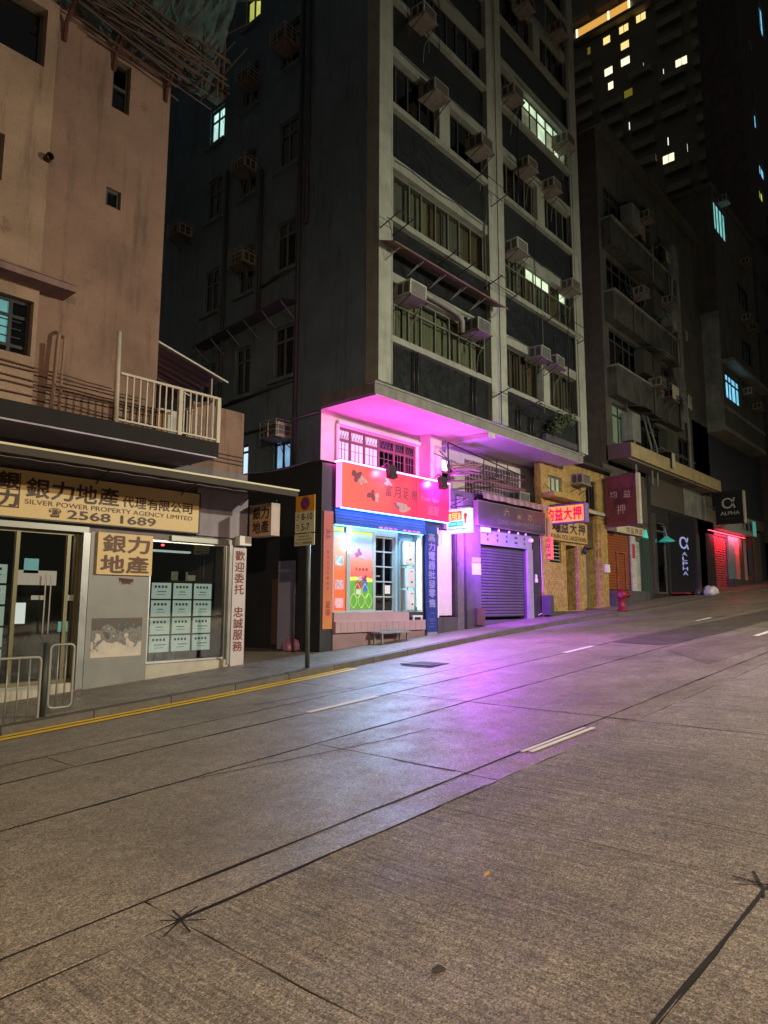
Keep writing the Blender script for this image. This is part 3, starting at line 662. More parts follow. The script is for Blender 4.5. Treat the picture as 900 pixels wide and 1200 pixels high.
# pedestrian guard rail at the kerb
def guard_panel(xa, xb, label, n):
    yk = 8.38; t = thing('guard_rail', label, 'guard rail', (xa, yk, G(xa, .10)), 'kerbside guard rails')
    zb, zt = G(xa, .18), G(xa, .90)
    r = .05; path = []
    for (cx, cz, a0) in ((xb - r, zb + r, -90), (xb - r, zt - r, 0), (xa + r, zt - r, 90), (xa + r, zb + r, 180)):
        for q in range(4): a = R(a0 + q * 30); path.append((cx + r * math.cos(a), yk, cz + r * math.sin(a)))
    path.append(path[0]); MB().tube(path, .017, 8, cap=False).build('rail_loop', GALV, t, smooth=True)
    for k in range(1, n):
        x = xa + (xb - xa) * k / n; MB().tube([(x, yk, zb), (x, yk, zt)], .0085, 6).build('bar', GALV, t, smooth=True)
guard_panel(3.53, 3.80, 'short end panel of the galvanised guard rail at the kerb', 3)
guard_panel(1.55, 3.43, 'long galvanised guard rail panel at the kerb before the agency door', 16)
t = tag(MB().tube([(3.48, 8.38, .2), (3.48, 8.38, G(3.48, .93))], .032, 10).build('guard_post', M('dark_green_post', (.03, .04, .035), .5), smooth=True), 'dark post between the two guard rail panels', 'post')
# no-parking sign post
t = thing('sign_post', 'grey post with yellow no stopping sign and hours 8-10 5-7 at the kerb', 'traffic sign', (7.5, 8.42, G(7.5, .10)))
MB().tube([(7.52, 8.42, G(7.5, .1)), (7.52, 8.45, 3.30)], .036, 12).build('post', M('grey_green_post', (.09, .11, .105), .45, metal=.3, var=.2), t, smooth=True)
X = FX(7.47)
bx('yellow_panel', M('amber_reflective', (.62, .30, .015), .4, var=.1), t, X, 8.24, 8.70, 3.11, 3.36, .0, .012)
bx('hours_panel', M('cream_reflective', (.60, .58, .40), .4, var=.08), t, X, 8.24, 8.71, 2.755, 3.105, .0, .012)
bx('notice_panel', M('cream_reflective'), t, X, 8.24, 8.72, 2.545, 2.735, .0, .012)
c = (8.47, 3.235)
def disc(u, v, r, d, mat, nm, seg=28): return MB().poly([X.P(u + r * math.cos(q * 2 * math.pi / seg), v + r * math.sin(q * 2 * math.pi / seg), d) for q in range(seg)]).build(nm, mat, t, recalc=False)
disc(*c, .112, .0145, M('sign_red', (.35, .02, .05), .4), 'red_ring'); disc(*c, .088, .017, M('sign_blue', (.10, .04, .30), .4), 'blue_disc')
mb = MB(); q = .078
mb.poly([X.P(c[0] + q * .707 + .012, c[1] + q * .707 - .012, .0185), X.P(c[0] + q * .707 - .012, c[1] + q * .707 + .012, .0185), X.P(c[0] - q * .707 - .012, c[1] - q * .707 + .012, .0185), X.P(c[0] - q * .707 + .012, c[1] - q * .707 - .012, .0185)]); mb.build('red_bar', MATS['sign_red'], t, recalc=False)
text(t, X, [('8-10', 8.55, 8.29, 2.96, 3.07), ('5-7', 8.55, 8.36, 2.79, 2.90)], INK, .0145, .015)
text(t, X, [('上午', 8.68, 8.60, 2.96, 3.07), ('下午', 8.68, 8.60, 2.79, 2.90)], INK, .0145, .01)
text(t, X, [('Except taxi', 8.62, 8.36, 2.675, 2.715), ('picking up/setting down', 8.66, 8.30, 2.63, 2.66), ('的士上落客除外', 8.69, 8.28, 2.565, 2.61)], INK, .0145, .006)
for v in (3.24, 2.93, 2.64): MB().tube([X.P(8.41, v, -.085), X.P(8.41, v, .0)], .014, 6).build('clamp', STEEL, t)
# ------------------------------------------------------------------ grey tenement tower in the middle
SIDEW = M('blue_grey_render', (.14, .205, .26), .9, var=.28, vscale=1.3, bump=.35, bscale=45, streak=.45)
PILLAR = M('pale_pillar_paint', (.30, .325, .28), .7, var=.22, vscale=3, bump=.25, streak=.35)
SPAND = tile_mat('dark_mosaic_spandrel', (.015, .018, .021), .07, .5, .32, .5, .4)
SILLM = M('grey_sill', (.25, .27, .235), .75, var=.25, streak=.3)
SOFFW = M('white_soffit', (.52, .48, .49), .8, var=.28, vscale=.9, wear=((.30, .26, .27), 2.2, .64))
CURT = [M('curtain_olive', (.27, .275, .20), .85, var=.2), M('curtain_brown', (.17, .12, .07), .85, var=.25), M('curtain_grey', (.2, .2, .18), .85, var=.2), M('curtain_cream', (.38, .38, .28), .85, var=.2)]
X0, YF, SH = 9.6, 8.9, 2.58
T = thing('tenement_tower', 'grey corner tower with pale pillars and dark bands above the pink lit soffit', 'building', (14, 9.6, G(14, .10)))
FT = FY(YF); FS = FX(X0)
TOP = 24.6
c1, c2, c3 = (11.40, 12.08), (12.95, 13.55), (14.36, 15.0)
holes = []; wins = []
for k in range(6):
    b = 6.63 + SH * k - .03 * k
    wins += [(c1, b, b + 1.22, '1%d' % k), (c2, b - .12, b + 1.08, '2%d' % k), (c3, b - .20, b + .98, '3%d' % k)]
wins = [q for q in wins if q[3] not in ('23', '33')] + [(c2, 16.35, 17.55, 'ly'), (c2, 14.0, 15.2, '23'), (c3, 13.70, 14.72, 'lc')]
wins = [q for q in wins if q[3] not in ('24',)]
lit_low = [((11.43, 12.0), 4.48, 5.36, 'la'), ((12.92, 13.5), 4.55, 5.30, 'lb')]
H = [(a[0], a[1], z0, z1) for a, z0, z1, _ in wins]
mb = MB().wall(FS, YF, 21, 5.66, TOP, H, .2); mb.build('side_wall', SIDEW, T)
mb = MB().wall(FS, 10.45, 21, -1, 5.66, [(a[0], a[1], z0, z1) for a, z0, z1, _ in lit_low], .2); mb.build('lower_side_wall', SIDEW, T)
LY = M('yellow_green_lit_pane', (.4, .4, .2), .5, emit=(.75, .80, .16), estr=.75, sample=False, evar=.5)
LC = M('pale_cyan_lit_pane', (.4, .5, .5), .5, emit=(.55, .95, .85), estr=1.0, sample=False, evar=.4)
LB = M('blue_white_lit_pane', (.4, .5, .6), .5, emit=(.30, .62, 1.0), estr=.62, sample=False, evar=.4)
for a, z0, z1, nm in wins + lit_low:
    lit = {'ly': LY, 'lc': LC, 'la': LB, 'lb': M('cold_white_lit_pane', (.5, .5, .6), .5, emit=(.60, .85, 1.0), estr=1.0, sample=False)}.get(nm)
    window(T, FS, a[0], a[1], z0, z1, xs=[a[0], (a[0] + a[1]) / 2, a[1]], ys=[z0, z1 - .35, z1] if nm[0] in '12' else [z0, (z0 + z1) / 2 + .2, z1], d=-.08, bar=.05, fm=BLACK if lit else M('weathered_frame', (.16, .17, .17), .6, var=.3), gm=lit or DARKGLASS)
    bx('sill', SIDEW, T, FS, a[0] - .1, a[1] + .1, z0 - .09, z0 - .005, -.02, .09)
    if not lit and random.random() < .75: curtain(T, FS, a[0] + .03, a[1] - .03, z0 + .02, z1 - .02, -.17, CURT[2], 5, .02)
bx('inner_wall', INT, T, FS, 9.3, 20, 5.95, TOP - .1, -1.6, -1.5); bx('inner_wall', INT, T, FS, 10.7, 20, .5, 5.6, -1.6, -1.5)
PIPE = M('dark_pipe', (.055, .065, .07), .6, var=.3)
for y, zb, zt in ((11.22, 4.6, 17.5), (14.05, 5.2, 12.6), (12.62, 8.2, 12.0), (10.98, 10, 20)):
    MB().tube([FS.P(y, zb, .06), FS.P(y, zt, .06)], .045, 8).build('drain_pipe', PIPE, T, smooth=True)
for y0, y1, z in ((11.3, 13.9, 6.42), (11.3, 12.6, 9.05), (10.5, 14.5, 5.55)): MB().tube([FS.P(y0, z + .06, .05), FS.P(y1, z - .06, .05)], .03, 6).build('drain_pipe', PIPE, T, smooth=True)
mb = MB(); mb.prism([FS.P(11.2, 8.30, 0), FS.P(14.8, 8.05, 0), FS.P(14.8, 7.98, .45), FS.P(11.2, 8.22, .45)], (0, 0, -.03)); mb.build('side_canopy', M('dark_sheet', (.07, .085, .09), .6, var=.3), T)
for k in range(6):
    y = 11.35 + k * .66; z = 8.24 - .07 * k * .66; MB().tube([FS.P(y, z - .35, .02), FS.P(y, z - .06, .42)], .013, 5).build('canopy_bracket', M('pale_bracket', (.25, .28, .28), .5), T)

# street face: pillars, sills, beams, spandrels, windows
for a, b in ((9.57, 9.94), (13.60, 13.86), (14.02, 14.30), (18.26, 18.68)): bx('pillar', PILLAR, T, FT, a, b, 5.94, TOP, -.25, .10)
bx('pillar_infill', PILLAR, T, FT, 13.86, 14.02, 5.94, TOP, -.25, .02)
for x in (13.91, 13.975): MB().tube([FT.P(x, 5.95, .065), FT.P(x, TOP, .065)], .028, 8).build('drain_pipe', PILLAR, T, smooth=True)
MB().tube([FT.P(9.99, 5.95, .06), FT.P(9.99, TOP, .06)], .03, 8).tube([FT.P(18.21, 5.95, .06), FT.P(18.21, TOP, .06)], .03, 8).build('drain_pipe', PILLAR, T, smooth=True)
LW = M('green_white_lit_pane', (.5, .5, .4), .5, emit=(.68, .90, .62), estr=.95, sample=False, evar=.5)
LWD = M('dim_lit_pane', (.3, .32, .25), .5, emit=(.55, .65, .38), estr=.30, sample=False, evar=.7)
bays = ((9.94, 13.60), (14.30, 18.26))
for k in range(7):
    zs = 6.85 + SH * k
    for bi, (a, b) in enumerate(bays):
        bx('spandrel', SPAND, T, FT, a, b, (5.94 if k == 0 else zs - 1.08), zs, -.12, -.03)
        bx('sill', SILLM, T, FT, a, b, zs, zs + .13, -.25, .09)
        bx('beam', SILLM, T, FT, a, b, zs + 1.25, zs + 1.50, -.25, .045)
        w0, w1 = zs + .13, zs + 1.25
        post = k in (2, 4) or (bi == 1 and k == 0)
        if bi == 0: xs = [9.94, 10.27, 10.74, 11.16, 11.65, 12.14, 12.55, 13.01, 13.60]
        else: xs = [14.30, 14.75, 15.2, 15.65, 16.1, 16.55, 17.0, 17.5, 17.9, 18.26]
        xs = [xs[0]] + [x + random.uniform(-.05, .05) for x in xs[1:-1]] + [xs[-1]]
        def pick(i, j, k=k, bi=bi, n=len(xs) - 1):
            if k == 3 and bi == 1 and i >= 3: return LW if (i, j) not in ((3, 0), (4, 0), (6, 0), (8, 0)) else LWD
            if k == 1 and bi == 1 and j == 1 and i in (3, 4, 5, 7): return LW
            return GLASS if k < 2 else DARKGLASS
        window(T, FT, a, b, w0, w1, xs=xs, ys=[w0, w1 - .33, w1] if (k, bi) in ((0, 0), (3, 1), (1, 1), (5, 0)) else [w0, w1], d=-.12, bar=.035, fm=(WFRAMEL if (k, bi) in ((0, 0), (1, 1), (2, 1), (1, 0)) else WFRAME), gms=pick)
        if post: px = 11.9 if bi == 0 else 16.4; bx('window_post', PILLAR, T, FT, px - .2, px + .2, w0, w1, -.2, .03)
        u = a + .05
        while u < b - .25:
            wd = min(random.uniform(.35, .9), b - .05 - u)
            if random.random() < (.9 if k < 3 else .7) and not (k == 3 and bi == 1 and u > 15.6):
                curtain(T, FT, u, u + wd, w0 + random.choice((.0, .0, .1)), w1 - .03, -.24 - random.uniform(0, .05), CURT[(0 if random.random() < .6 else 3) if (k, bi) == (0, 0) else 1 if (k, bi) == (0, 1) else random.choice((1, 2, 2, 0))], max(3, int(wd * 9)), .02)
            u += wd + random.choice((.0, .02, .12))
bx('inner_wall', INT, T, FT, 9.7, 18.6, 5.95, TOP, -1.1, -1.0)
bx('roof', SIDEW, T, FT, 9.58, 18.7, TOP, TOP + .15, -12, .1)
MB().wall(FX(18.68), 8.85, 21, 5.95, TOP).wall(FX(18.68), 10.5, 21, 2, 5.95).build('far_side_wall', SIDEW, T)
for k in range(7): bx('floor_slab', INT, T, FT, 9.7, 18.6, 6.70 + SH * k, 6.85 + SH * k, -1.0, -.26)
CBL = M('grey_service_cable', (.10, .10, .095), .7)
rs = random.Random(5)
for k in range(12):
    b_ = bays[k % 2]; z = 8.15 + SH * (k // 2) + rs.uniform(-.05, .2); a = rs.uniform(b_[0], b_[0] + 1); e = rs.uniform(b_[1] - 1.2, b_[1])
    MB().tube([FT.P(a + (e - a) * q / 6, z + rs.uniform(-.05, .03), .07) for q in range(7)], .009, 4).build('cable', CBL, T)
for k in range(14):
    b_ = bays[k % 2]; x = rs.uniform(*b_); z = 6.0 + SH * rs.randint(0, 5) + rs.uniform(0, 1); MB().tube([FT.P(x + rs.uniform(-.06, .06), z + q * .5, .085) for q in range(rs.randint(4, 8))], rs.uniform(.008, .02), 5).build('hose', rs.choice((CBL, BLACK, PILLAR)), T, smooth=True)
# overhanging slab and the recessed first floor below it
SL = bx('overhang_slab', M('grey_slab_edge', (.20, .20, .19), .75, var=.3, vscale=4, streak=.3), T, FT, 9.575, 18.55, 5.70, 5.935, -1.55, .0)
bx('slab_drip', SILLM, T, FT, 9.55, 18.6, 5.90, 5.94, -.2, .03)
bx('soffit', SOFFW, T, FT, 9.62, 18.53, 5.685, 5.699, -1.54, -.02)
bx('soffit_beam', SOFFW, T, FT, 13.60, 13.90, 5.575, 5.684, -1.54, -.03)
FR = FY(10.45)
MB().wall(FR, 9.6, 18.6, 3.4, 5.70, [(10.10, 12.72, 4.50, 5.40), (13.45, 14.20, 4.25, 5.32), (14.75, 17.5, 4.30, 5.42)], .15).build('recess_wall', SOFFW, T)
bx('window_surround', SOFFW, T, FR, 10.02, 12.80, 5.42, 5.50, .0, .10); bx('window_surround', SOFFW, T, FR, 10.0, 10.08, 4.3, 5.42, .0, .06)
PF = M('mauve_frame', (.10, .055, .07), .5, var=.2)
xs = [10.10, 10.5, 10.95, 11.42, 11.95, 12.33, 12.72]
LCB = M('pale_blue_lit_pane', (.5, .6, .7), .5, emit=(.50, .72, 1.0), estr=.32, sample=False, evar=.3)
wn = window(T, FR, 10.10, 12.72, 4.50, 5.40, xs=xs, ys=[4.50, 5.12, 5.40], d=-.06, bar=.06, fm=PF, gms=lambda i, j: LCB if i < 3 else DARKGLASS)
for i in range(6):
    mb = MB(); a, b = xs[i] + .05, xs[i + 1] - .05
    for q in range(1, 3): mb.fb(FR, a + (b - a) * q / 3 - .006, a + (b - a) * q / 3 + .006, 4.53, 5.10, -.05, -.04)
    for q in (4.7, 4.92): mb.fb(FR, a, b, q, q + .01, -.055, -.045)
    for q in range(8): mb.tube([FR.P(a + (b - a) * q / 8, 5.16, -.045), FR.P(a + (b - a) * (q + 1) / 8, 5.24 if q % 2 else 5.36, -.045)], .006, 4)
    mb.build('window_grille', M('grille_grey', (.12, .11, .13), .5), wn)
GW = M('lit_green_white_pane', (.5, .6, .5), .5, emit=(.50, 1.0, .60), estr=.7, sample=False); GWW = M('bright_white_pane', (.7, .7, .7), .5, emit=(1, 1, .92), estr=1.2, sample=False)
window(T, FR, 13.45, 14.20, 4.25, 5.32, xs=[13.45, 14.20], ys=[4.25, 4.55, 4.95, 5.32], d=-.06, bar=.06, fm=SOFFW, gms=lambda i, j: (GW, DARKGLASS, GWW)[j])
bx('recess_pillar', SOFFW, T, FR, 12.85, 13.30, 3.9, 5.69, .0, .35)
bx('inner_wall', INT, T, FR, 9.7, 18.5, 3.5, 5.69, -1.0, -.9)
# breeze-block lattice
mb = MB()
for k in range(19): u = 14.78 + k * .148; mb.fb(FR, u, u + .035, 4.3, 5.42, -.1, .02)
for k in range(8): v = 4.36 + k * .148; mb.fb(FR, 14.76, 17.5, v, v + .03, -.095, .015)
lat = mb.build('lattice_screen', M('lattice_concrete', (.26, .20, .24), .8, var=.2), T)

# ------------------------------------------------------------------ red massage shop
DARKW = M('black_blue_panel', (.03, .033, .04), .45, var=.25)
S = thing('massage_shop', 'glowing red fronted shop under the pink soffit with lit glass front', 'shop', (11, 9.8, G(11, .10)))
FP = FY(9.8)
mb = MB().wall(FP, 9.05, 12.60, -.5, 4.36, [(9.37, 12.15, 1.43, 3.16)], .16); mb.wall(FX(9.05), 9.8, 12.8, -.5, 4.40); mb.poly([(9.05, 9.8, 4.40), (12.60, 9.8, 4.36), (12.60, 10.44, 4.36), (9.05, 10.44, 4.40)])
mb.build('shell', DARKW, S)
STONE = M('mauve_tile', (.42, .28, .31), .45, var=.12, bump=.1)
bx('plinth', M('mauve_stone', (.27, .17, .19), .6, var=.2, bump=.2), S, FP, 9.37, 12.2, .3, 1.05, .002, .02)
bx('step', STONE, S, FP, 9.37, 12.13, 1.05, 1.26, -.3, .10); bx('step', STONE, S, FP, 9.37, 11.62, 1.26, 1.44, -.3, .05)
for k in range(14):
    bx('tile_joint', M('tile_grout', (.2, .13, .15), .7), S, FP, 9.5 + k * .19, 9.508 + k * .19, 1.06, 1.255, .1, .1015)
# blue shutter housing
BLUEM = M('blue_shutter_steel', (.06, .15, .62), .35, metal=.1, var=.2)
for k in range(5): bx('housing_slat', BLUEM, S, FP, 9.37, 12.20, 3.16 + k * .064, 3.16 + k * .064 + .056, .0, .07 - .006 * k)
text(S, FP, row('富月足浴 歡迎光臨', 10.6, 12.0, 3.175, 3.215, .2), M('pink_led_text', (.6, .1, .5), .5, emit=(1, .25, .9), estr=1.6, sample=False), .074, .01, name='led_ticker')
LEDB = M('blue_led_strip', (.2, .3, .8), .4, emit=(.05, .25, 1), estr=16.)
bx('led_strip', LEDB, S, FP, 9.40, 12.12, 3.145, 3.158, .0, .05); bx('led_strip', LEDB, S, FP, 9.40, 12.9, 3.470, 3.486, .15, .19)  # second strip is added under the sign to light the blue slats
# interior, panels, door; poster emission stands in for light on the display
bx('inner_wall', M('shop_inner_white', (.5, .55, .56), .7), S, FP, 9.37, 12.15, 1.0, 3.3, -2.4, -2.35); bx('inner_floor', STONE, S, FP, 9.37, 12.15, 1.38, 1.425, -2.35, -.3)
bx('inner_ceiling', WHITE, S, FP, 9.37, 12.15, 3.17, 3.2, -2.35, -.02); MB().wall(FX(9.36), 9.96, 12.2, 1.4, 3.2).wall(FX(12.16), 9.96, 12.2, 1.4, 3.2).build('inner_side_wall', MATS['shop_inner_white'], S)
ORG = ramp_print('red_orange_poster', [(0, (.75, .10, .02)), (.5, (.78, .14, .05)), (.8, (.72, .34, .26)), (.93, (.6, .45, .42)), (1, (.3, .6, .55))], 2, 1.46, 3.02, .06, 3, emit=.5)
bx('poster_panel', ORG, S, FP, 9.42, 9.76, 1.47, 3.02, -.06, -.04)
bx('poster_header', M('lime_header', (.45, .6, .08), .5, emit=(.5, .8, .1), estr=.4, sample=False), S, FP, 9.42, 9.70, 3.03, 3.13, -.06, -.04)
for zc, cc in ((2.45, (.45, .55, .6)), (1.98, (.62, .35, .42)), (1.62, (.75, .38, .45))):
    o = bx('poster_photo', M('photo_%d' % int(zc * 100), cc, .5, var=.75, vscale=14, emit=cc, estr=.22, sample=False), S, FP, 9.47, 9.70, zc - .09, zc + .1, -.04, -.037)
GRAD = ramp_print('sunset_poster', [(0, (.10, .30, .03)), (.355, (.10, .32, .04)), (.36, (.65, .7, .1)), (.40, (.7, .7, .1)), (.405, (.80, .10, .10)), (.6, (.75, .22, .14)), (.78, (.45, .36, .62)), (.9, (.25, .48, .58)), (1, (.6, .7, .05))], 2, 1.50, 3.08, .015, 3, emit=.42)
sp = bx('sunset_panel', GRAD, S, FP, 9.88, 10.55, 1.50, 3.08, -.06, -.045)
# leaf trellis pattern at the foot of the panel
mb = MB()
for i in range(3):
    for j in range(2):
        cx = 9.99 + i * .225 + (.11 if j else 0); cz = 1.66 + j * .20
        if cx > 10.5: continue
        pts = []
        for q in range(13):
            a = q / 12 * math.pi; pts.append(FP.P(cx + .105 * math.sin(a) * (1 - .25 * q / 12), cz - .14 + .30 * q / 12, -.043))
        mb.tube(pts, .008, 4)
        mb.tube([(2 * cx - p[0], p[1], p[2]) for p in pts], .008, 4)
mb.build('leaf_trellis', M('pale_green_line', (.45, .6, .2), .5, emit=(.4, .6, .2), estr=.3, sample=False), sp)
text(sp, FP, row('足底按摩', 10.02, 10.42, 2.28, 2.34, .3), M('dim_red_ink', (.25, .02, .05), .5), -.042, .01)
def blob(u, v, r, mat, nm, par, d=-.042):
    pts = []
    for q in range(22):
        a = q / 22 * 2 * math.pi; rr = r * (1 + .35 * math.sin(a * 3 + u * 9) + .2 * math.sin(a * 5 + v * 7)); pts.append(FP.P(u + rr * math.cos(a), v + rr * .75 * math.sin(a), d))
    return MB().poly(pts).build(nm, mat, par, recalc=False)
FLW = [M('flower_violet', (.40, .12, .28), .5, var=.6, vscale=25), M('flower_pale', (.62, .42, .52), .5, var=.4, vscale=25), M('flower_dark', (.26, .06, .12), .5, var=.6, vscale=25)]
blob(10.14, 2.62, .10, FLW[0], 'flower_print', sp); blob(10.26, 2.57, .08, FLW[1], 'flower_print', sp, -.041); blob(10.3, 2.1, .09, FLW[2], 'flower_print', sp); blob(10.18, 2.12, .06, FLW[1], 'flower_print', sp, -.041)
bx('sticker', M('blue_sticker', (.06, .16, .5), .5), sp, FP, 10.24, 10.40, 1.86, 2.06, -.044, -.040); bx('sticker', M('red_sticker', (.6, .05, .05), .5), sp, FP, 10.05, 10.22, 1.92, 2.05, -.044, -.040); bx('sticker', WHITE, sp, FP, 10.06, 10.2, 1.80, 1.90, -.044, -.040)
ALU = M('mint_aluminium', (.42, .50, .52), .4, metal=.3, var=.1)
MB().fb(FP, 9.77, 9.87, 1.44, 3.16, -.10, -.02).fb(FP, 10.55, 10.62, 1.44, 3.16, -.10, -.02).fb(FP, 9.37, 9.41, 1.44, 3.16, -.10, -.02).fb(FP, 9.41, 9.77, 1.44, 1.47, -.1, -.02).fb(FP, 9.87, 10.55, 1.44, 1.495, -.1, -.02).fb(FP, 9.87, 10.55, 3.085, 3.16, -.1, -.02).build('front_frame', ALU, S)
dr = window(S, FP, 10.63, 11.24, 1.44, 3.02, nx=2, ny=5, d=-.10, bar=.028, fm=ALU, gm=glass_mat('violet_glass', (.35, .30, .5), .12), name='shop_door')
bx('door_handle', STEEL, dr, FP, 10.66, 10.78, 2.17, 2.20, -.07, -.04); bx('door_notice', WHITE, dr, FP, 10.98, 11.15, 1.82, 2.0, -.09, -.085)
bx('door_head', ALU, S, FP, 10.62, 11.3, 3.03, 3.16, -.10, -.03); bx('door_jamb', ALU, S, FP, 11.25, 11.32, 1.42, 3.16, -.12, -.02)
bx('side_panel', M('teal_panel', (.18, .30, .33), .5), S, FP, 11.32, 12.15, 1.42, 3.16, -.30, -.26)
bx('opened_door', M('teal_panel'), S, FP, 11.34, 11.37, 1.42, 3.02, -.26, .02)
TUBE = M('white_led_tube', (.9, .9, .9), .4, emit=(.55, .88, 1.0), estr=34.)
MB().tube([FP.P(12.07, 1.52, -.06), FP.P(12.07, 3.02, -.06)], .018, 8).build('led_tube', TUBE, S); MB().tube([FP.P(9.81, 2.66, .0), FP.P(9.81, 3.14, .0)], .030, 8).build('led_tube', TUBE, S)
MB().tube([FP.P(10.66, 2.93, -.7), FP.P(11.2, 2.93, -.7)], .03, 8).build('led_tube', M('cyan_led_tube', (.9, .9, .9), .4, emit=(.45, .95, 1.0), estr=8.), S)
bx('tube_channel', WHITE, S, FP, 12.095, 12.145, 1.43, 3.15, -.12, .0)
ld = bpy.data.lights.new('added_road_spill', 'AREA'); ld.shape = 'RECTANGLE'; ld.size = 2.4; ld.size_y = .25; ld.energy = 190; ld.color = (.36, .70, 1)  # added blue area light under the housing, spills onto the road
lo = bpy.data.objects.new('added_road_spill', ld); COL.objects.link(lo); lo.parent = S; lo.location = Vector((10.75, 9.70, 3.13)) - S.location; lo.rotation_euler = (R(-62), 0, 0)
# electric boxes beside the door
BOXW = M('white_enamel', (.66, .70, .70), .4, var=.08)
def wall_box(u0, u1, v0, v1, label):
    t = thing('water_heater', label, 'water heater', ((u0 + u1) / 2, 9.9, v0), 'white boxes beside the shop door')
    bx('casing', BOXW, t, FP, u0, u1, v0, v1, -.24, .06); bx('cover', M('enamel_cover', (.72, .74, .74), .35), t, FP, u0 + .02, u1 - .02, v0 + .03, v1 - .02, .06, .072)
    MB().tube([FP.P(u0 + .16, v0 + .12, .072), FP.P(u0 + .16, v0 + .12, .09)], .02, 10).build('knob', BLACK, t); bx('badge', BLACK, t, FP, u0 + .12, u0 + .2, v1 - .08, v1 - .065, .072, .074)
    MB().tube([FP.P(u0 + .2, v0, -.08), FP.P(u0 + .2, v0 - .1, -.08)], .014, 6).build('pipe', STEEL, t)
wall_box(11.47, 11.80, 2.45, 2.96, 'topmost of three white boxes beside the lit shop door')
wall_box(11.52, 11.80, 1.96, 2.38, 'middle one of three white boxes beside the lit shop door')
wall_box(11.54, 11.78, 1.48, 1.90, 'lowest of three white boxes beside the lit shop door')
t = thing('plastic_stool', 'white plastic stool standing on the step below the white boxes', 'stool', (11.95, 9.85, 1.26))
mb = MB().box((11.72, 9.72, 1.32), (12.05, 9.88, 1.36)); mb.build('seat', BOXW, t)
for x in (11.73, 12.0): MB().box((x, 9.72, 1.06), (x + .04, 9.75, 1.32)).build('leg', BOXW, t)
MB().box((11.64, 9.73, 1.06), (11.72, 9.80, 1.24)).build('crossbar', M('pink_bag', (.55, .25, .35), .6), t)
# side boards
t = thing('pier_sign', 'narrow vertical orange board on the dark pier left of the lit shop', 'sign', (9.22, 9.8, 1.12))
bx('board', ramp_print('dusky_orange', [(0, (.55, .20, .06)), (.5, (.50, .13, .08)), (1, (.48, .12, .12))], 2, 1.1, 3.4, .05), t, FP, 9.09, 9.34, 1.13, 3.40, .0, .03)
for v in (3.0, 2.9): blob(9.2, v, .05, FLW[2], 'flower_print', t, .034)
text(t, FP, col('富月足浴中醫推拿', 9.18, 9.24, 1.85, 2.65, .5), M('dim_red_ink'), .033, .0); text(t, FP, col('足浴', 9.16, 9.28, 1.38, 1.66), M('dim_red_ink'), .033, .02)
t = thing('pillar_sign', 'dark blue vertical board reading 高力電器批發零售 right of the lit shop', 'sign', (12.4, 9.8, 1.0))
bx('board', M('deep_blue_board', (.02, .045, .22), .4, var=.2), t, FP, 12.20, 12.60, .98, 3.36, .02, .07); bx('base', M('grey_base', (.25, .24, .27), .7), t, FP, 12.22, 12.58, .8, .98, .02, .08)
text(t, FP, col('高力電器批發零售', 12.28, 12.52, 1.52, 3.22), M('faded_blue_white', (.26, .28, .52), .5), .073, .03); text(t, FP, col('二三', 12.3, 12.5, 1.08, 1.42), M('faded_blue', (.10, .12, .3), .5), .073, .01)
# big red sign with its glowing edge
t = thing('shop_sign', 'large glowing red board with flowers reading 富月足療 above the lit shop', 'sign', (11.2, 9.8, 3.48))
REDB = ramp_print('red_sign_face', [(0, (.66, .12, .10)), (.35, (.70, .08, .11)), (.62, (.84, .02, .11)), (1, (.92, .01, .20))], 0, 9.4, 12.9, .08, 1.2, rough=.35, emit=.55)  # hot pink right end and emission paint the floodlighting into the board
bx('board', REDB, t, FP, 9.39, 12.92, 3.49, 4.40, .06, .20)
EDGE = M('pink_neon_edge', (.8, .3, .7), .4, emit=(1.0, .07, .60), estr=48.)
MB().fb(FP, 9.37, 12.94, 4.40, 4.425, .02, .20).build('neon_edge', EDGE, t); MB().fb(FP, 9.37, 9.388, 3.49, 4.40, .06, .205).build('neon_edge', M('lilac_neon_edge', (.7, .4, .8), .4, emit=(.9, .25, 1), estr=1.6), t); MB().fb(FP, 12.922, 12.94, 3.49, 4.40, .06, .205).build('neon_edge', M('lilac_neon_edge', (.7, .4, .8), .4, emit=(.9, .25, 1), estr=1.6), t)
bx('panel_joint', M('joint_dark_red', (.15, .01, .02), .5), t, FP, 11.70, 11.712, 3.49, 4.40, .2, .2015)
LETT = M('mauve_letters', (.22, .07, .18), .5, var=.3, vscale=20)
text(t, FP, row('富月足療', 10.62, 11.78, 3.86, 4.10, .3), LETT, .204, .01); text(t, FP, [('Foot Spa', 11.88, 12.5, 3.88, 4.0), ('浴足', 12.1, 12.5, 3.60, 3.80)], M('pink_letters', (.75, .22, .5), .5), .204, .0)
for u, v, r, q in ((9.80, 4.17, .13, 2), (9.97, 4.10, .11, 1), (10.25, 3.82, .12, 2), (10.38, 3.80, .10, 1), (11.05, 3.70, .10, 0), (11.2, 3.68, .13, 1), (11.35, 3.66, .10, 1), (10.75, 4.15, .1, 1), (10.85, 4.08, .05, 0)):
    blob(u, v, r, FLW[q], 'flower_print', t, .2025 + .001 * (r * 10 % 3))
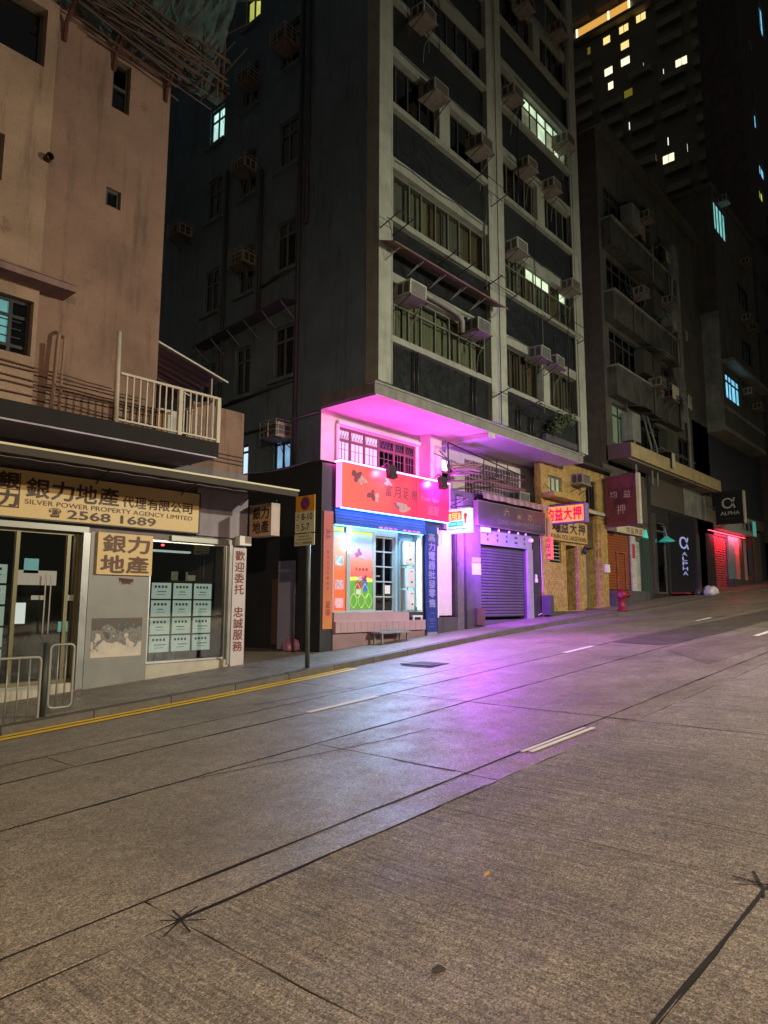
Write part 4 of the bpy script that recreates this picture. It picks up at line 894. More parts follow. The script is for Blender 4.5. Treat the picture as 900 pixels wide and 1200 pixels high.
# floodlights on the sign
FLOODM = M('flood_housing', (.03, .03, .035), .5, var=.2)
def flood(u, watt, colr, label, road=0):
    t = thing('flood_light', label, 'flood light', (u, 9.3, 4.4), 'flood lights in front of the red sign')
    MB().tube([(u, 9.62, 4.44), (u, 9.45, 4.52), (u, 9.32, 4.46)], .014, 6).build('arm', FLOODM, t)
    MB().prism([(u - .11, 9.24, 4.20), (u - .11, 9.36, 4.17), (u - .11, 9.40, 4.42), (u - .11, 9.30, 4.46)], (.22, 0, 0)).build('housing', FLOODM, t)
    ld = bpy.data.lights.new('flood_beam', 'SPOT'); ld.energy = watt; ld.color = colr; ld.spot_size = R(150); ld.spot_blend = .6; ld.shadow_soft_size = .06
    lo = bpy.data.objects.new('flood_beam', ld); COL.objects.link(lo); lo.parent = t
    lo.location = Vector((u, 9.42, 4.34)) - t.location; lo.rotation_euler = (R(75), 0, 0)
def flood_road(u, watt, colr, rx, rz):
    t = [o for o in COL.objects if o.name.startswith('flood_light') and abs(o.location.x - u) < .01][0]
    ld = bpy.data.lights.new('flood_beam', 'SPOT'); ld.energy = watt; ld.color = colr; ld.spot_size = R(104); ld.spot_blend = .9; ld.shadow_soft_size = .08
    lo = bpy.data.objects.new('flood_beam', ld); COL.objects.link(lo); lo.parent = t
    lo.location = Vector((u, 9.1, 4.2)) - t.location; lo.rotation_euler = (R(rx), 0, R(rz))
flood(10.55, 40, (1, .10, .22), 'black flood light clipped above the middle of the red sign')
flood(12.30, 170, (1, .05, .40), 'black flood light clipped above the right end of the red sign')
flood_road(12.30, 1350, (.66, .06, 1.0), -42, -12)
# ------------------------------------------------------------------ foot sign, purple shuttered shop
t = thing('led_sign', 'small bright LED box with a red foot outline jutting out beside the red sign', 'sign', (12.95, 9.35, 3.3))
X = FX(12.9); y0, y1, z0, z1 = 9.02, 9.66, 3.24, 3.78
LEDW = M('led_white_face', (.8, .8, .8), .4, emit=(.80, .90, 1.0), estr=.75)
bx('light_box', LEDW, t, X, y0, y1, z0, z1, -.12, .0)
sign_frame(t, X, y0 - .012, y1 + .012, z0 - .012, z1 + .012, -.13, .003, M('led_edge', (.7, .7, .8), .4, emit=(.6, .7, 1), estr=.8), .012)
bx('blue_band', M('led_cyan', (.05, .4, .7), .4, emit=(.02, .42, 1.0), estr=1.0), t, X, 9.20, 9.62, 3.385, 3.50, .0, .004)
bx('red_band', M('led_darkred', (.3, .02, .02), .4, emit=(.5, .02, .02), estr=.6), t, X, 9.24, 9.62, 3.53, 3.73, .0, .004)
text(t, X, row('富月足浴', 9.61, 9.26, 3.54, 3.70, .08), M('led_yellow', (.9, .7, .3), .4, emit=(1, .72, .25), estr=1.1, sample=False), .006, .03)
text(t, X, [('Foot Spa', 9.60, 9.23, 3.40, 3.485)], M('led_pale_cyan', (.5, .9, 1), .4, emit=(.3, .9, 1), estr=1., sample=False), .006, .015)
text(t, X, [('Foot Massage', 9.60, 9.12, 3.29, 3.345)], M('dark_teal_ink', (.02, .08, .08), .5), .006, .01)
pts = [(.5, 1), (.75, .95), (.85, .8), (.75, .6), (.6, .42), (.62, .2), (.55, .04), (.4, 0), (.3, .1), (.32, .35), (.25, .6), (.2, .85), (.32, .97)]
MB().poly([X.P(9.20 - .14 * a, 3.42 + .26 * b, .006) for a, b in pts]).build('foot_outline', M('led_red', (.5, .01, .01), .4, emit=(.9, .02, .02), estr=1.4, sample=False), t, recalc=False)
MB().tube([(12.95, 9.7, 3.85), (12.95, 9.0, 3.85)], .012, 6).tube([(12.95, 9.7, 3.85), (12.95, 9.1, 4.02)], .010, 6).tube([(12.95, 9.78, 4.02), (12.95, 9.1, 4.02)], .010, 6).build('bracket', BLACK, t)
ld = bpy.data.lights.new('added_violet_glow', 'POINT'); ld.shadow_soft_size = .2; ld.energy = 300; ld.color = (.50, .09, 1.0)  # added violet point light, colours the soffit and door beside the sign
lo = bpy.data.objects.new('added_violet_glow', ld); COL.objects.link(lo); lo.parent = t; lo.location = Vector((13.30, 9.16, 3.45)) - t.location

ld = bpy.data.lights.new('added_violet_beam', 'SPOT'); ld.energy = 2500; ld.color = (.36, .06, 1.0); ld.spot_size = R(86); ld.spot_blend = .9; ld.shadow_soft_size = .15  # added violet spot that tints the shuttered shop front
lo = bpy.data.objects.new('added_violet_beam', ld); COL.objects.link(lo); lo.parent = t; lo.location = Vector((13.16, 8.9, 3.5)) - t.location
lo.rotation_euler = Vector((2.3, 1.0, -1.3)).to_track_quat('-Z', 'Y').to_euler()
P = thing('shuttered_shop', 'purple lit shop with closed roller shutter between the red shop and pawn shop', 'shop', (15.6, 9.8, G(15.6, .10)))
DUSK = M('grey_stucco', (.075, .07, .078), .75, var=.3, bump=.4, bscale=50, streak=.3)
mb = MB().wall(FP, 12.6, 17.55, .2, 4.36, [(12.72, 13.40, 1.30, 3.36), (14.36, 16.68, 1.20, 3.10)], .25); mb.poly([(12.6, 9.8, 4.36), (17.55, 9.8, 4.36), (17.55, 10.5, 4.36), (12.6, 10.5, 4.36)])
mb.build('front_wall', DUSK, P)
bx('white_door', M('white_door_paint', (.66, .60, .62), .5, var=.12, vscale=5), P, FP, 12.74, 13.38, 1.34, 3.34, -.16, -.10)
bx('door_step', DUSK, P, FP, 12.64, 13.42, .9, 1.30, .002, .05); bx('conduit', WHITE, P, FP, 12.65, 12.70, 1.3, 3.36, .0, .04)
bx('meter_box', WHITE, P, FP, 12.62, 12.72, 2.95, 3.2, .04, .10)
bx('stone_pillar', M('granite_pillar', (.13, .12, .13), .5, var=.4, vscale=12), P, FP, 13.42, 13.68, .9, 4.2, .002, .05)
bx('pillar', DUSK, P, FP, 13.71, 14.34, .9, 3.62, .002, .10); bx('pillar_plinth', M('dark_stone', (.06, .06, .065), .5), P, FP, 13.71, 14.34, .8, 1.45, .10, .115)
MB().fb(FP, 14.0, 14.34, 1.1, 1.5, .116, .2).build('meter_cover', M('rust_box', (.10, .05, .05), .7), P)
bx('notice', M('pale_notice', (.5, .48, .5), .6, var=.3, vscale=30), P, FP, 13.95, 14.33, 2.32, 2.60, .102, .106); bx('notice', M('grey_notice', (.2, .25, .22), .6), P, FP, 13.95, 14.33, 2.62, 2.74, .102, .106)
SHM = M('painted_shutter', (.085, .08, .095), .45, metal=.2, var=.2, streak=.2)
shutter(P, FP, 14.37, 16.67, 1.28, 3.10, -.08, SHM, .076)
bx('shutter_guide', M('guide_steel', (.40, .38, .42), .45, metal=.4), P, FP, 16.68, 16.96, 1.15, 3.10, .002, .06); bx('shutter_guide', SHM, P, FP, 14.345, 14.375, 1.2, 3.1, -.1, .03)
bx('side_panel', M('black_panel', (.04, .04, .045), .4), P, FP, 17.0, 17.42, 1.15, 3.48, .002, .04)
MB().tube([FP.P(17.40, 3.42, .07), FP.P(17.42, 2.4, .07), FP.P(17.48, 1.7, .07), FP.P(17.40, 1.36, .08), FP.P(17.15, 1.30, .08)], .012, 6).build('hose', M('pale_hose', (.5, .45, .5), .5), P, smooth=True)
MB().fb(FP, 17.08, 17.20, 2.2, 2.3, .04, .07).fb(FP, 17.1, 17.16, 2.3, 2.42, .04, .07).build('door_bell', WHITE, P)
o = bx('price_board', M('lavender_board', (.28, .26, .34), .5, var=.15), P, FP, 14.36, 16.92, 3.10, 3.46, .03, .06)
mb = MB()
for i, u in enumerate((14.7, 15.15, 15.6, 16.02, 16.10, 16.5)):
    for v in (3.20, 3.33): mb.fb(FP, u, u + .05, v, v + .07, .06, .062).fb(FP, u - .02, u + .07, v + .025, v + .04, .06, .0615)
mb.build('faded_characters', INK, o)
for u in (15.2, 15.7, 16.15, 16.55): MB().lathe(FP.P(u, 3.46, .09), [(.02, 0), (.035, .02), (.02, .06)], 8).build('spot_lamp', WHITE, P)
MB().fb(FP, 14.38, 14.75, 3.40, 3.52, .06, .14).build('lamp_box', WHITE, P); MB().lathe(FP.P(16.8, 3.28, .1), [(.02, 0), (.07, .02), (.08, .07), (.05, .12)], 10).build('globe_lamp', WHITE, P, smooth=True)
t = thing('shop_sign', 'dark fascia board with a few gold characters above the purple shutter', 'sign', (15.8, 9.8, 3.55))
bx('board', M('dark_plum_board', (.07, .055, .07), .4, var=.25), t, FP, 14.15, 17.50, 3.56, 4.16, .05, .16); sign_frame(t, FP, 14.13, 17.52, 3.54, 4.18, .04, .17, M('plum_trim', (.16, .12, .12), .5), .022)
GLD = M('old_gold_letters', (.5, .36, .16), .35, metal=.6); text(t, FP, [('六', 15.35, 15.62, 3.90, 4.08), ('盛', 16.0, 16.2, 3.88, 3.98), ('刀', 16.55, 16.75, 3.88, 4.02)], GLD, .166, .01)
text(t, FP, [('LUNG WARM PRODUCT', 15.05, 17.25, 3.66, 3.78)], M('faded_letters', (.20, .16, .17), .5), .166, .01)
t = thing('striped_awning', 'narrow faded striped awning above the dark fascia board', 'awning', (16, 9.6, 4.2))
for k in range(21):
    a = 14.2 + k * .158; mb = MB(); dz = -.02 * math.sin(k * .9)
    mb.poly([(a, 9.78, 4.40), (a + .16, 9.78, 4.40), (a + .16, 9.52, 4.36 + dz), (a, 9.52, 4.36)]); mb.poly([(a, 9.52, 4.36), (a + .16, 9.52, 4.36 + dz), (a + .16, 9.50, 4.22 + dz), (a, 9.50, 4.21)])
    mb.build('awning_strip', M('awning_pink' if k % 2 else 'awning_grey', (.38, .22, .28) if k % 2 else (.22, .15, .2), .7, var=.2), t, recalc=False)
MB().tube([(14.15, 9.51, 4.365), (17.52, 9.51, 4.35)], .016, 6).build('awning_rail', STEEL, t)
# racks, poles and bundles above the purple shop
t = thing('drying_rack', 'black metal frame with poles and pink bundle hanging below the soffit', 'rack', (14, 9.9, 4.5))
mb = MB().tube([(13.05, 9.72, 5.45), (13.05, 9.72, 4.55)], .02, 6).tube([(13.05, 9.72, 5.45), (16.6, 9.72, 5.10)], .018, 6); mb.build('frame', BLACK, t)
MB().tube([(12.6, 9.5, 4.42), (16.6, 9.75, 5.02)], .02, 6).build('pole', M('reddish_pole', (.16, .06, .07), .6), t); MB().tube([(13.9, 9.6, 4.55), (15.6, 9.6, 5.08)], .013, 6).build('pole', BLACK, t)
MB().tube([(14.8, 9.6, 4.62), (16.2, 9.5, 4.66)], .04, 6).build('pole', M('reddish_pole'), t)
mb = MB()
for k in range(16):
    a = (13.1 + random.uniform(0, .25), 9.7 + random.uniform(-.1, .15), 4.68 + random.uniform(0, .22)); mb.tube([a, (a[0] + .5, a[1] + random.uniform(-.08, .08), a[2] + .08 + random.uniform(-.05, .1)), (a[0] + 1.0, a[1], a[2] + .16 + random.uniform(-.1, .12))], random.uniform(.015, .03), 5)
mb.build('rolled_bundle', M('mauve_bundle', (.30, .16, .22), .8, var=.3), t)
for x, z in ((15.2, 5.4), (15.75, 5.34), (14.6, 5.35)): MB().tube([(x, 9.75, z - .5), (x + .02, 9.75, z)], .014, 5).build('spike', BLACK, t)
MB().tube([(12.75, 9.75, 5.2), (13.05, 9.7, 5.0), (13.15, 9.72, 4.7)], .014, 5).tube([(12.6, 9.8, 5.12), (12.95, 9.72, 5.05), (13.1, 9.7, 4.5)], .012, 5).build('cable', BLACK, t)

# ------------------------------------------------------------------ pawn shop in yellow mosaic
YT = tile_mat('yellow_mosaic', (.43, .285, .10), .055, .6, .5, .3, .35)
FQ = FY(9.7)
W_ = thing('pawn_shop', 'yellow mosaic tiled pawn shop with two narrow doorways', 'shop', (19.5, 9.7, G(19.5, .10)))
mb = MB().wall(FQ, 17.45, 21.66, .6, 5.9, [(17.85, 18.55, 2.80, 3.42), (18.85, 19.62, 1.42, 3.36), (20.14, 21.04, 1.5, 4.45), (17.9, 18.74, 4.80, 5.36), (20.3, 21.1, 4.62, 5.54)], .5)
mb.wall(FX(17.45), 9.7, 9.9, .6, 5.9); mb.build('tiled_wall', YT, W_)
bx('inner_wall', INT, W_, FQ, 17.5, 21.6, .7, 5.8, -1.0, -.9); bx('roof', INT, W_, FQ, 17.5, 21.66, 5.9, 6.0, -4, .3)
bx('door_leaf', M('green_black_door', (.03, .05, .04), .5), W_, FQ, 18.85, 19.25, 1.42, 3.36, -.45, -.40); bx('door_leaf', M('grey_door_leaf', (.16, .15, .14), .5, streak=.3), W_, FQ, 20.14, 21.04, 1.5, 3.38, -.42, -.36)
bx('door_head', YT, W_, FQ, 20.14, 21.04, 4.45, 4.58, -.1, .06); bx('lintel', M('cream_beam', (.45, .42, .33), .7), W_, FQ, 20.1, 21.6, 4.46, 4.56, .002, .10)
bx('brown_panel', M('brown_panel', (.085, .055, .035), .6, var=.35), W_, FQ, 20.14, 21.04, 3.39, 4.44, -.2, -.15)
wl = window(W_, FQ, 17.85, 18.55, 2.80, 3.42, 1, 1, d=-.1, fm=BLACK, gm=DARKGLASS)
for k in range(5): bx('louvre', M('louvre_grey', (.35, .4, .42), .4), wl, FQ, 17.9, 18.5, 2.87 + k * .105, 2.89 + k * .105, -.07, -.03)
window(W_, FQ, 17.9, 18.74, 4.80, 5.36, 3, 1, d=-.1, fm=WFRAMEL, gm=LWD); window(W_, FQ, 20.3, 21.1, 4.62, 5.54, 2, 1, d=-.1, fm=WFRAME, gm=DARKGLASS)
bx('window_ledge', YT, W_, FQ, 17.45, 19.05, 4.64, 4.78, .0, .42); bx('pier', YT, W_, FQ, 21.15, 21.66, .9, 4.2, .002, .06); bx('doorstep', DUSK, W_, FQ, 17.5, 21.6, .9, 1.40, .002, .14)
bx('meter_box', WHITE, W_, FQ, 21.36, 21.6, 2.62, 2.88, .06, .14); bx('wall_pot', M('dark_stone'), W_, FQ, 17.35, 17.55, 1.3, 1.85, .0, .25)
MB().lathe(FQ.P(19.85, 3.12, .12), [(.02, 0), (.08, .06), (.06, .16), (.02, .26)], 8).build('wall_lantern', BLACK, W_)
t = thing('shop_sign', 'yellow board with black 均益大押 and English line over the pawn shop door', 'sign', (18.9, 9.7, 3.45))
o = bx('board', M('yellow_sign_board', (.50, .33, .12), .5, var=.12), t, FQ, 17.7, 20.1, 3.45, 4.06, .02, .10)
text(t, FQ, row('均益大押', 17.8, 20.0, 3.70, 4.03, .2), INK, .104, .03); text(t, FQ, [('KWAN YICK LARGE PAWN', 17.78, 20.02, 3.49, 3.63)], INK, .104, .012)
t = thing('neon_sign', 'orange light box reading 均益大押 in red jutting over the pawn shop', 'sign', (17.95, 9.2, 3.9))
X = FX(17.85); bx('light_box', M('orange_lit_face', (.8, .35, .12), .4, emit=(1, .26, .04), estr=1.0), t, X, 8.60, 9.85, 3.92, 4.38, -.2, .0)
sign_frame(t, X, 8.56, 9.89, 3.88, 4.42, -.22, .02, M('violet_trim', (.22, .14, .35), .5), .04)
text(t, X, row('均益大押', 9.80, 8.66, 3.98, 4.33, .14), M('neon_red_letters', (.5, 0, .05), .4, emit=(.85, .0, .06), estr=.75, sample=False), .006, .035)
MB().fb(X, 8.6, 9.9, 4.42, 4.46, -.15, -.05).build('bracket', BLACK, t)
t = thing('neon_sign', 'small vertical red lit sign left of the pawn shop window', 'sign', (17.75, 9.65, 2.88))
X = FX(17.7); bx('light_box', M('red_lit_face', (.7, .1, .08), .4, emit=(1, .13, .10), estr=.9), t, X, 9.55, 9.74, 2.88, 3.50, -.1, .0); text(t, X, col('均益大押', 9.71, 9.58, 2.91, 3.47), M('dark_red_letters', (.15, 0, .02), .5), .004, .02)
t = thing('hanging_sign', 'large unlit maroon board with 均益押 and bat shape hanging over the brown shutter', 'sign', (21.5, 9.0, 4.1))
X = FX(21.45); MAR = M('maroon_board', (.13, .03, .045), .5, var=.35, vscale=4)
bx('board', MAR, t, X, 8.52, 9.56, 4.10, 5.76, -.14, .0); bx('edge_strip', M('cream_edge', (.5, .48, .38), .5), t, X, 8.42, 8.52, 4.14, 5.78, -.15, .01)
bp = [(0, .1), (.12, .28), (.3, .2), (.46, .36), (.44, .08), (.36, -.05), (.22, -.08), (.26, -.28), (.12, -.44), (0, -.5)]
MB().poly([X.P(9.04 + .95 * a, 5.1 + 1.0 * b, .003) for a, b in bp] + [X.P(9.04 - .95 * a, 5.1 + 1.0 * b, .003) for a, b in reversed(bp[1:-1])]).build('bat_emblem', M('dull_plum', (.085, .018, .04), .5, var=.3), t, recalc=False)
text(t, X, [('均', 9.40, 9.16, 5.02, 5.26), ('益', 8.94, 8.70, 5.02, 5.26), ('押', 9.18, 8.90, 4.50, 4.80)], M('pinkish_letters', (.5, .28, .36), .5), .007, .0)
MB().tube([(21.5, 9.7, 5.65), (21.5, 8.5, 5.85)], .015, 6).tube([(21.5, 9.7, 4.35), (21.5, 8.4, 4.35)], .015, 6).build('bracket', BLACK, t)
# brown shutter shop
B = thing('shutter_shop', 'shop with brown roller shutter and white fascia beside the pawn shop', 'shop', (23, 9.7, G(23, .10)))
MB().wall(FQ, 21.66, 25.4, .8, 6.3, [(21.72, 23.58, 2.05, 3.98), (24.02, 24.56, 1.75, 3.85)], .2).build('front_wall', M('dark_wall', (.09, .08, .075), .8, var=.3, streak=.3), B)
shutter(B, FQ, 21.72, 23.58, 2.08, 3.98, -.05, M('brown_shutter_paint', (.26, .075, .025), .5, var=.15), .095)
MB().fb(FQ, 22.48, 22.52, 2.1, 3.38, -.01, .03).fb(FQ, 23.18, 23.22, 2.1, 3.36, -.01, .03).fb(FQ, 22.52, 23.18, 3.33, 3.38, -.01, .03).build('wicket_door', M('brown_trim', (.30, .10, .04), .5), B)
bx('fascia', M('cream_fascia', (.55, .50, .38), .5, var=.12), B, FQ, 21.70, 24.58, 4.02, 4.30, .02, .14); text(B, FQ, row('均益押店', 23.0, 24.5, 4.05, 4.26, .3), M('tan_letters', (.25, .14, .06), .5), .144, .02)
bx('white_post', M('poster_post', (.5, .46, .42), .6, var=.4, vscale=6), B, FQ, 23.62, 24.0, 1.6, 3.98, .002, .06); bx('red_bill', M('red_bill', (.4, .05, .06), .6, var=.4, vscale=10), B, FQ, 23.66, 23.92, 3.2, 3.7, .06, .064)
shutter(B, FQ, 24.03, 24.55, 1.78, 3.85, -.04, M('pale_shutter', (.45, .52, .52), .4, metal=.2), .085); bx('step', DUSK, B, FQ, 21.7, 24.6, 1.2, 2.05, .002, .25)
MB().tube([FQ.P(24.62, 2.5, .02), FQ.P(24.62, 3.2, .02)], .02, 6).build('red_tube', M('red_neon', (.6, .05, .05), .4, emit=(1, .08, .06), estr=3, sample=False), B)
MB().prism([FQ.P(24.7, 4.0, .05), FQ.P(25.05, 4.0, .05), FQ.P(24.88, 4.3, .05)], (0, -.08, 0)).build('green_lamp', M('teal_lamp', (.1, .5, .4), .4, emit=(.05, .9, .65), estr=.4, sample=False), B)
bx('green_panel', M('dark_green_panel', (.03, .06, .045), .5), B, FQ, 24.6, 25.4, 1.8, 3.95, .002, .05)
# hydrant
HX, HY = 19.75, 8.42; z = G(HX, .10)
t = thing('fire_hydrant', 'red fire hydrant on the pavement edge before the brown shutter', 'hydrant', (HX, HY, z))
HR = M('hydrant_red', (.20, .008, .018), .45, var=.15)
MB().lathe((HX, HY, z), [(.15, 0), (.15, .05), (.10, .07), (.095, .34), (.13, .38), (.15, .44), (.15, .52), (.11, .58), (.05, .62), (.03, .66)], 18).build('barrel', HR, t, smooth=True)
for sx in (-1, 1): MB().tube([(HX + sx * .10, HY - .04, z + .47), (HX + sx * .27, HY - .08, z + .47)], .065, 10).tube([(HX + sx * .25, HY - .075, z + .47), (HX + sx * .30, HY - .085, z + .47)], .08, 8).build('outlet', HR, t)
MB().tube([(HX, HY, z + .62), (HX, HY, z + .70)], .035, 6).build('top_nut', HR, t)
# rubbish bags
def bag(name, c, r, mat, label, sq=(1, .8, .75)):
    bm = bmesh.new(); bmesh.ops.create_icosphere(bm, subdivisions=3, radius=1)
    for v in bm.verts:
        n = 1 + .07 * math.sin(v.co.x * 5 + v.co.z * 3) + .08 * math.sin(v.co.y * 7 + v.co.x * 2) + .07 * math.sin(v.co.z * 13 + v.co.y * 9) + random.uniform(-.03, .03)
        v.co = Vector((v.co.x * r * sq[0] * n, v.co.y * r * sq[1] * n, max(v.co.z * r * sq[2] * n, -r * .45)))
        v.co.z += r * .45 + SLOPE * v.co.x
    me = bpy.data.meshes.new(name); bm.to_mesh(me); bm.free()
    for p in me.polygons: p.use_smooth = True
    me.materials.append(mat); o = bpy.data.objects.new(name, me); COL.objects.link(o); o.location = c
    return tag(o, label, 'rubbish bag')
bag('rubbish_bag', (28.3, 8.5, G(28.3, .10)), .27, M('white_plastic_bag', (.62, .60, .68), .3, var=.35, vscale=5, bump=.6, bscale=12), 'white plastic rubbish bag at the kerb before the red lit shutter', (1.3, 1, .8))
bag('rubbish_bag', (28.1, 8.9, G(28.1, .10)), .2, M('dark_plastic_bag', (.07, .065, .08), .3, var=.3, bump=.6, bscale=12), 'dark rubbish bag just behind the white one at the kerb')
bag('rubbish_bag', (9.0, 10.55, G(9.0, .11)), .17, M('pink_plastic_bag', (.55, .24, .36), .35, var=.2, bump=.6, bscale=14), 'pink plastic bag on the ground at the foot of the alley board', (.9, 1.1, 1))
# boards in the alley
tag(MB().box((8.98, 10.5, .72), (9.03, 10.97, 2.46)).build('lilac_board', M('pale_lilac_panel', (.34, .33, .48), .5, var=.1)), 'tall pale lilac board leaning on the dark alley wall', 'board')
tag(MB().box((8.99, 11.0, .80), (9.04, 11.18, 2.1)).build('brown_board', M('brown_board', (.10, .055, .04), .7, var=.2)), 'narrow brown board beside the lilac one in the alley', 'board')
# low bench on the pavement
t = thing('low_bench', 'low metal step stand on the pavement below the lit shop window', 'bench', (10.8, 9.6, G(10.8, .10)))
MB().box((10.35, 9.42, G(10.8, .30)), (11.3, 9.72, G(10.8, .335))).build('top', GALV, t)
for x in (10.42, 11.2):
    for y in (9.45, 9.66): MB().box((x, y, G(x, .12)), (x + .035, y + .035, G(10.8, .30))).build('leg', GALV, t)
mb = MB()
for k in range(10): mb.tube([(10.55 + k * .055, 9.55, G(10.8, .335)), (10.55 + k * .055 + random.uniform(-.02, .02), 9.55, G(10.8, .335 + .1 * math.sin((k + .5) / 10 * math.pi)))], .012, 5)
tag(mb.build('wire_basket', M('pale_wire', (.4, .38, .42), .5)), 'small heap of pale wire on the low bench', 'basket')
# ------------------------------------------------------------------ dark buildings up the hill
GRIM = M('grimy_concrete', (.10, .10, .093), .85, var=.4, vscale=1.2, bump=.4, streak=.6)
GRIML = M('pale_grimy_concrete', (.22, .235, .225), .85, var=.5, vscale=1.2, bump=.4, streak=.55)
PLUM = M('plum_render', (.085, .068, .072), .85, var=.3, streak=.4)
OCHRE = M('ochre_slab_edge', (.40, .33, .18), .75, var=.25, vscale=3, streak=.35)
FQ2 = FY(11.4)
D = thing('narrow_infill_block', 'dark narrow block set back between the grey tower and canopy block', 'building', (20, 11.4, 6))
MB().wall(FQ2, 18.68, 22.4, 5.9, 21, [(19.4, 20.6, 7.2, 8.4), (19.4, 20.6, 10.1, 11.3), (19.4, 20.6, 13.0, 14.2), (19.4, 20.6, 15.9, 17.1)], .3).build('wall', PLUM, D)
for z in (7.2, 10.1, 13.0, 15.9): window(D, FQ2, 19.4, 20.6, z, z + 1.2, 2, 2, d=-.1, fm=WFRAME, gm=DARKGLASS); bx('window_hood', PLUM, D, FQ2, 19.2, 20.8, z + 1.3, z + 1.4, .002, .5)
bx('inner_wall', INT, D, FQ2, 18.7, 22.4, 5.9, 21, -.9, -.8); bx('roof', PLUM, D, FQ2, 18.68, 22.4, 21, 21.1, -8, .2)
bx('ledge', PLUM, D, FQ2, 18.68, 22.2, 5.9, 6.1, .002, 1.7)

Fb = thing('canopy_block', 'grimy dark block with deep ochre edged canopy and glazed balconies', 'building', (27, 9.7, G(27, .10)))
MB().wall(FQ, 25.4, 33.3, .9, 7.0, [(26.0, 27.3, 2.0, 4.75), (27.6, 30.6, 2.05, 5.2)], .6).build('ground_wall', M('black_tile', (.03, .03, .033), .35, var=.3), Fb)
bx('grey_panel', M('dim_grey_panel', (.085, .08, .07), .6, var=.2), Fb, FQ, 25.7, 29.2, 5.3, 6.45, .002, .05); bx('grey_pier', GRIML, Fb, FQ, 29.4, 33.2, 5.3, 6.45, .002, .04)
bx('inner_wall', INT, Fb, FQ, 25.4, 33, .9, 6.5, -1.5, -1.4)
window(Fb, FQ, 26.0, 27.3, 2.0, 4.75, xs=[26.0, 26.35, 27.3], ys=[2.0, 4.4, 4.75], d=-.1, bar=.06, fm=STEEL, gm=DARKGLASS, name='glass_door')
bx('canopy_edge', OCHRE, Fb, FY(8.9), 22.15, 32.0, 6.50, 6.98, -.15, .0); bx('canopy_slab', M('canopy_soffit', (.24, .22, .20), .8, var=.25), Fb, FY(8.9), 22.15, 32.0, 6.46, 6.60, -.8, -.15)
bx('canopy_end', M('plum_edge', (.13, .07, .10), .8), Fb, FY(8.9), 22.10, 22.15, 6.46, 6.98, -.85, .0)
for u in (27.3, 29.0): bx('soffit_vent', BLACK, Fb, FY(8.9), u, u + .8, 6.445, 6.458, -.5, -.3)
SHF = 2.75
HH = []
for k in range(4):
    z = 7.15 + SHF * k
    HH += [(22.6, 28.6, z + .0, z + 1.45)]
MB().wall(FQ, 22.1, 33.3, 6.98, 18.8, [(a, b, c, e) for a, b, c, e in HH] + [(29.2, 30.6, 7.2, 8.6)], .3).build('upper_wall', GRIM, Fb); MB().wall(FX(22.1), 9.7, 18, 6, 18.8).build('side_wall', PLUM, Fb)
bx('inner_wall', INT, Fb, FQ, 22.2, 33.2, 7, 18.7, -.9, -.8); bx('roof', GRIM, Fb, FQ, 22.0, 33.3, 18.8, 19.0, -9, .3)
LGR = M('dim_green_curtain_glow', (.2, .28, .2), .6, emit=(.35, .5, .32), estr=.07, sample=False, evar=.6)
for k in range(4):
    z = 7.15 + SHF * k; wnx = [22.6, 23.2, 23.9, 24.5, 25.2, 25.9, 26.6, 27.3, 28.0, 28.6]
    window(Fb, FQ, 22.6, 28.6, z, z + 1.45, xs=wnx, ys=[z, z + 1.05, z + 1.45], d=-.08, bar=.06, fm=M('grimy_frame', (.06, .06, .052), .6, var=.3), gms=lambda i, j, k=k: LGR if k == 0 and i < 2 else DARKGLASS)
    if k: bx('balcony_band', M('sooty_band', (.075, .075, .07), .9, var=.6, vscale=1.5, streak=.7), Fb, FQ, 22.3, 29.0, z - 1.15, z - .12, .002, .35); bx('ledge', GRIML, Fb, FQ, 22.3, 29.0, z - .12, z - .05, .002, .42)
    for q in range(3):
        u = random.uniform(22.8, 27); curtain(Fb, FQ, u, u + random.uniform(.5, 1.2), z + .05, z + 1.4, -.22, random.choice(CURT), 6, .02)
rs = random.Random(3)
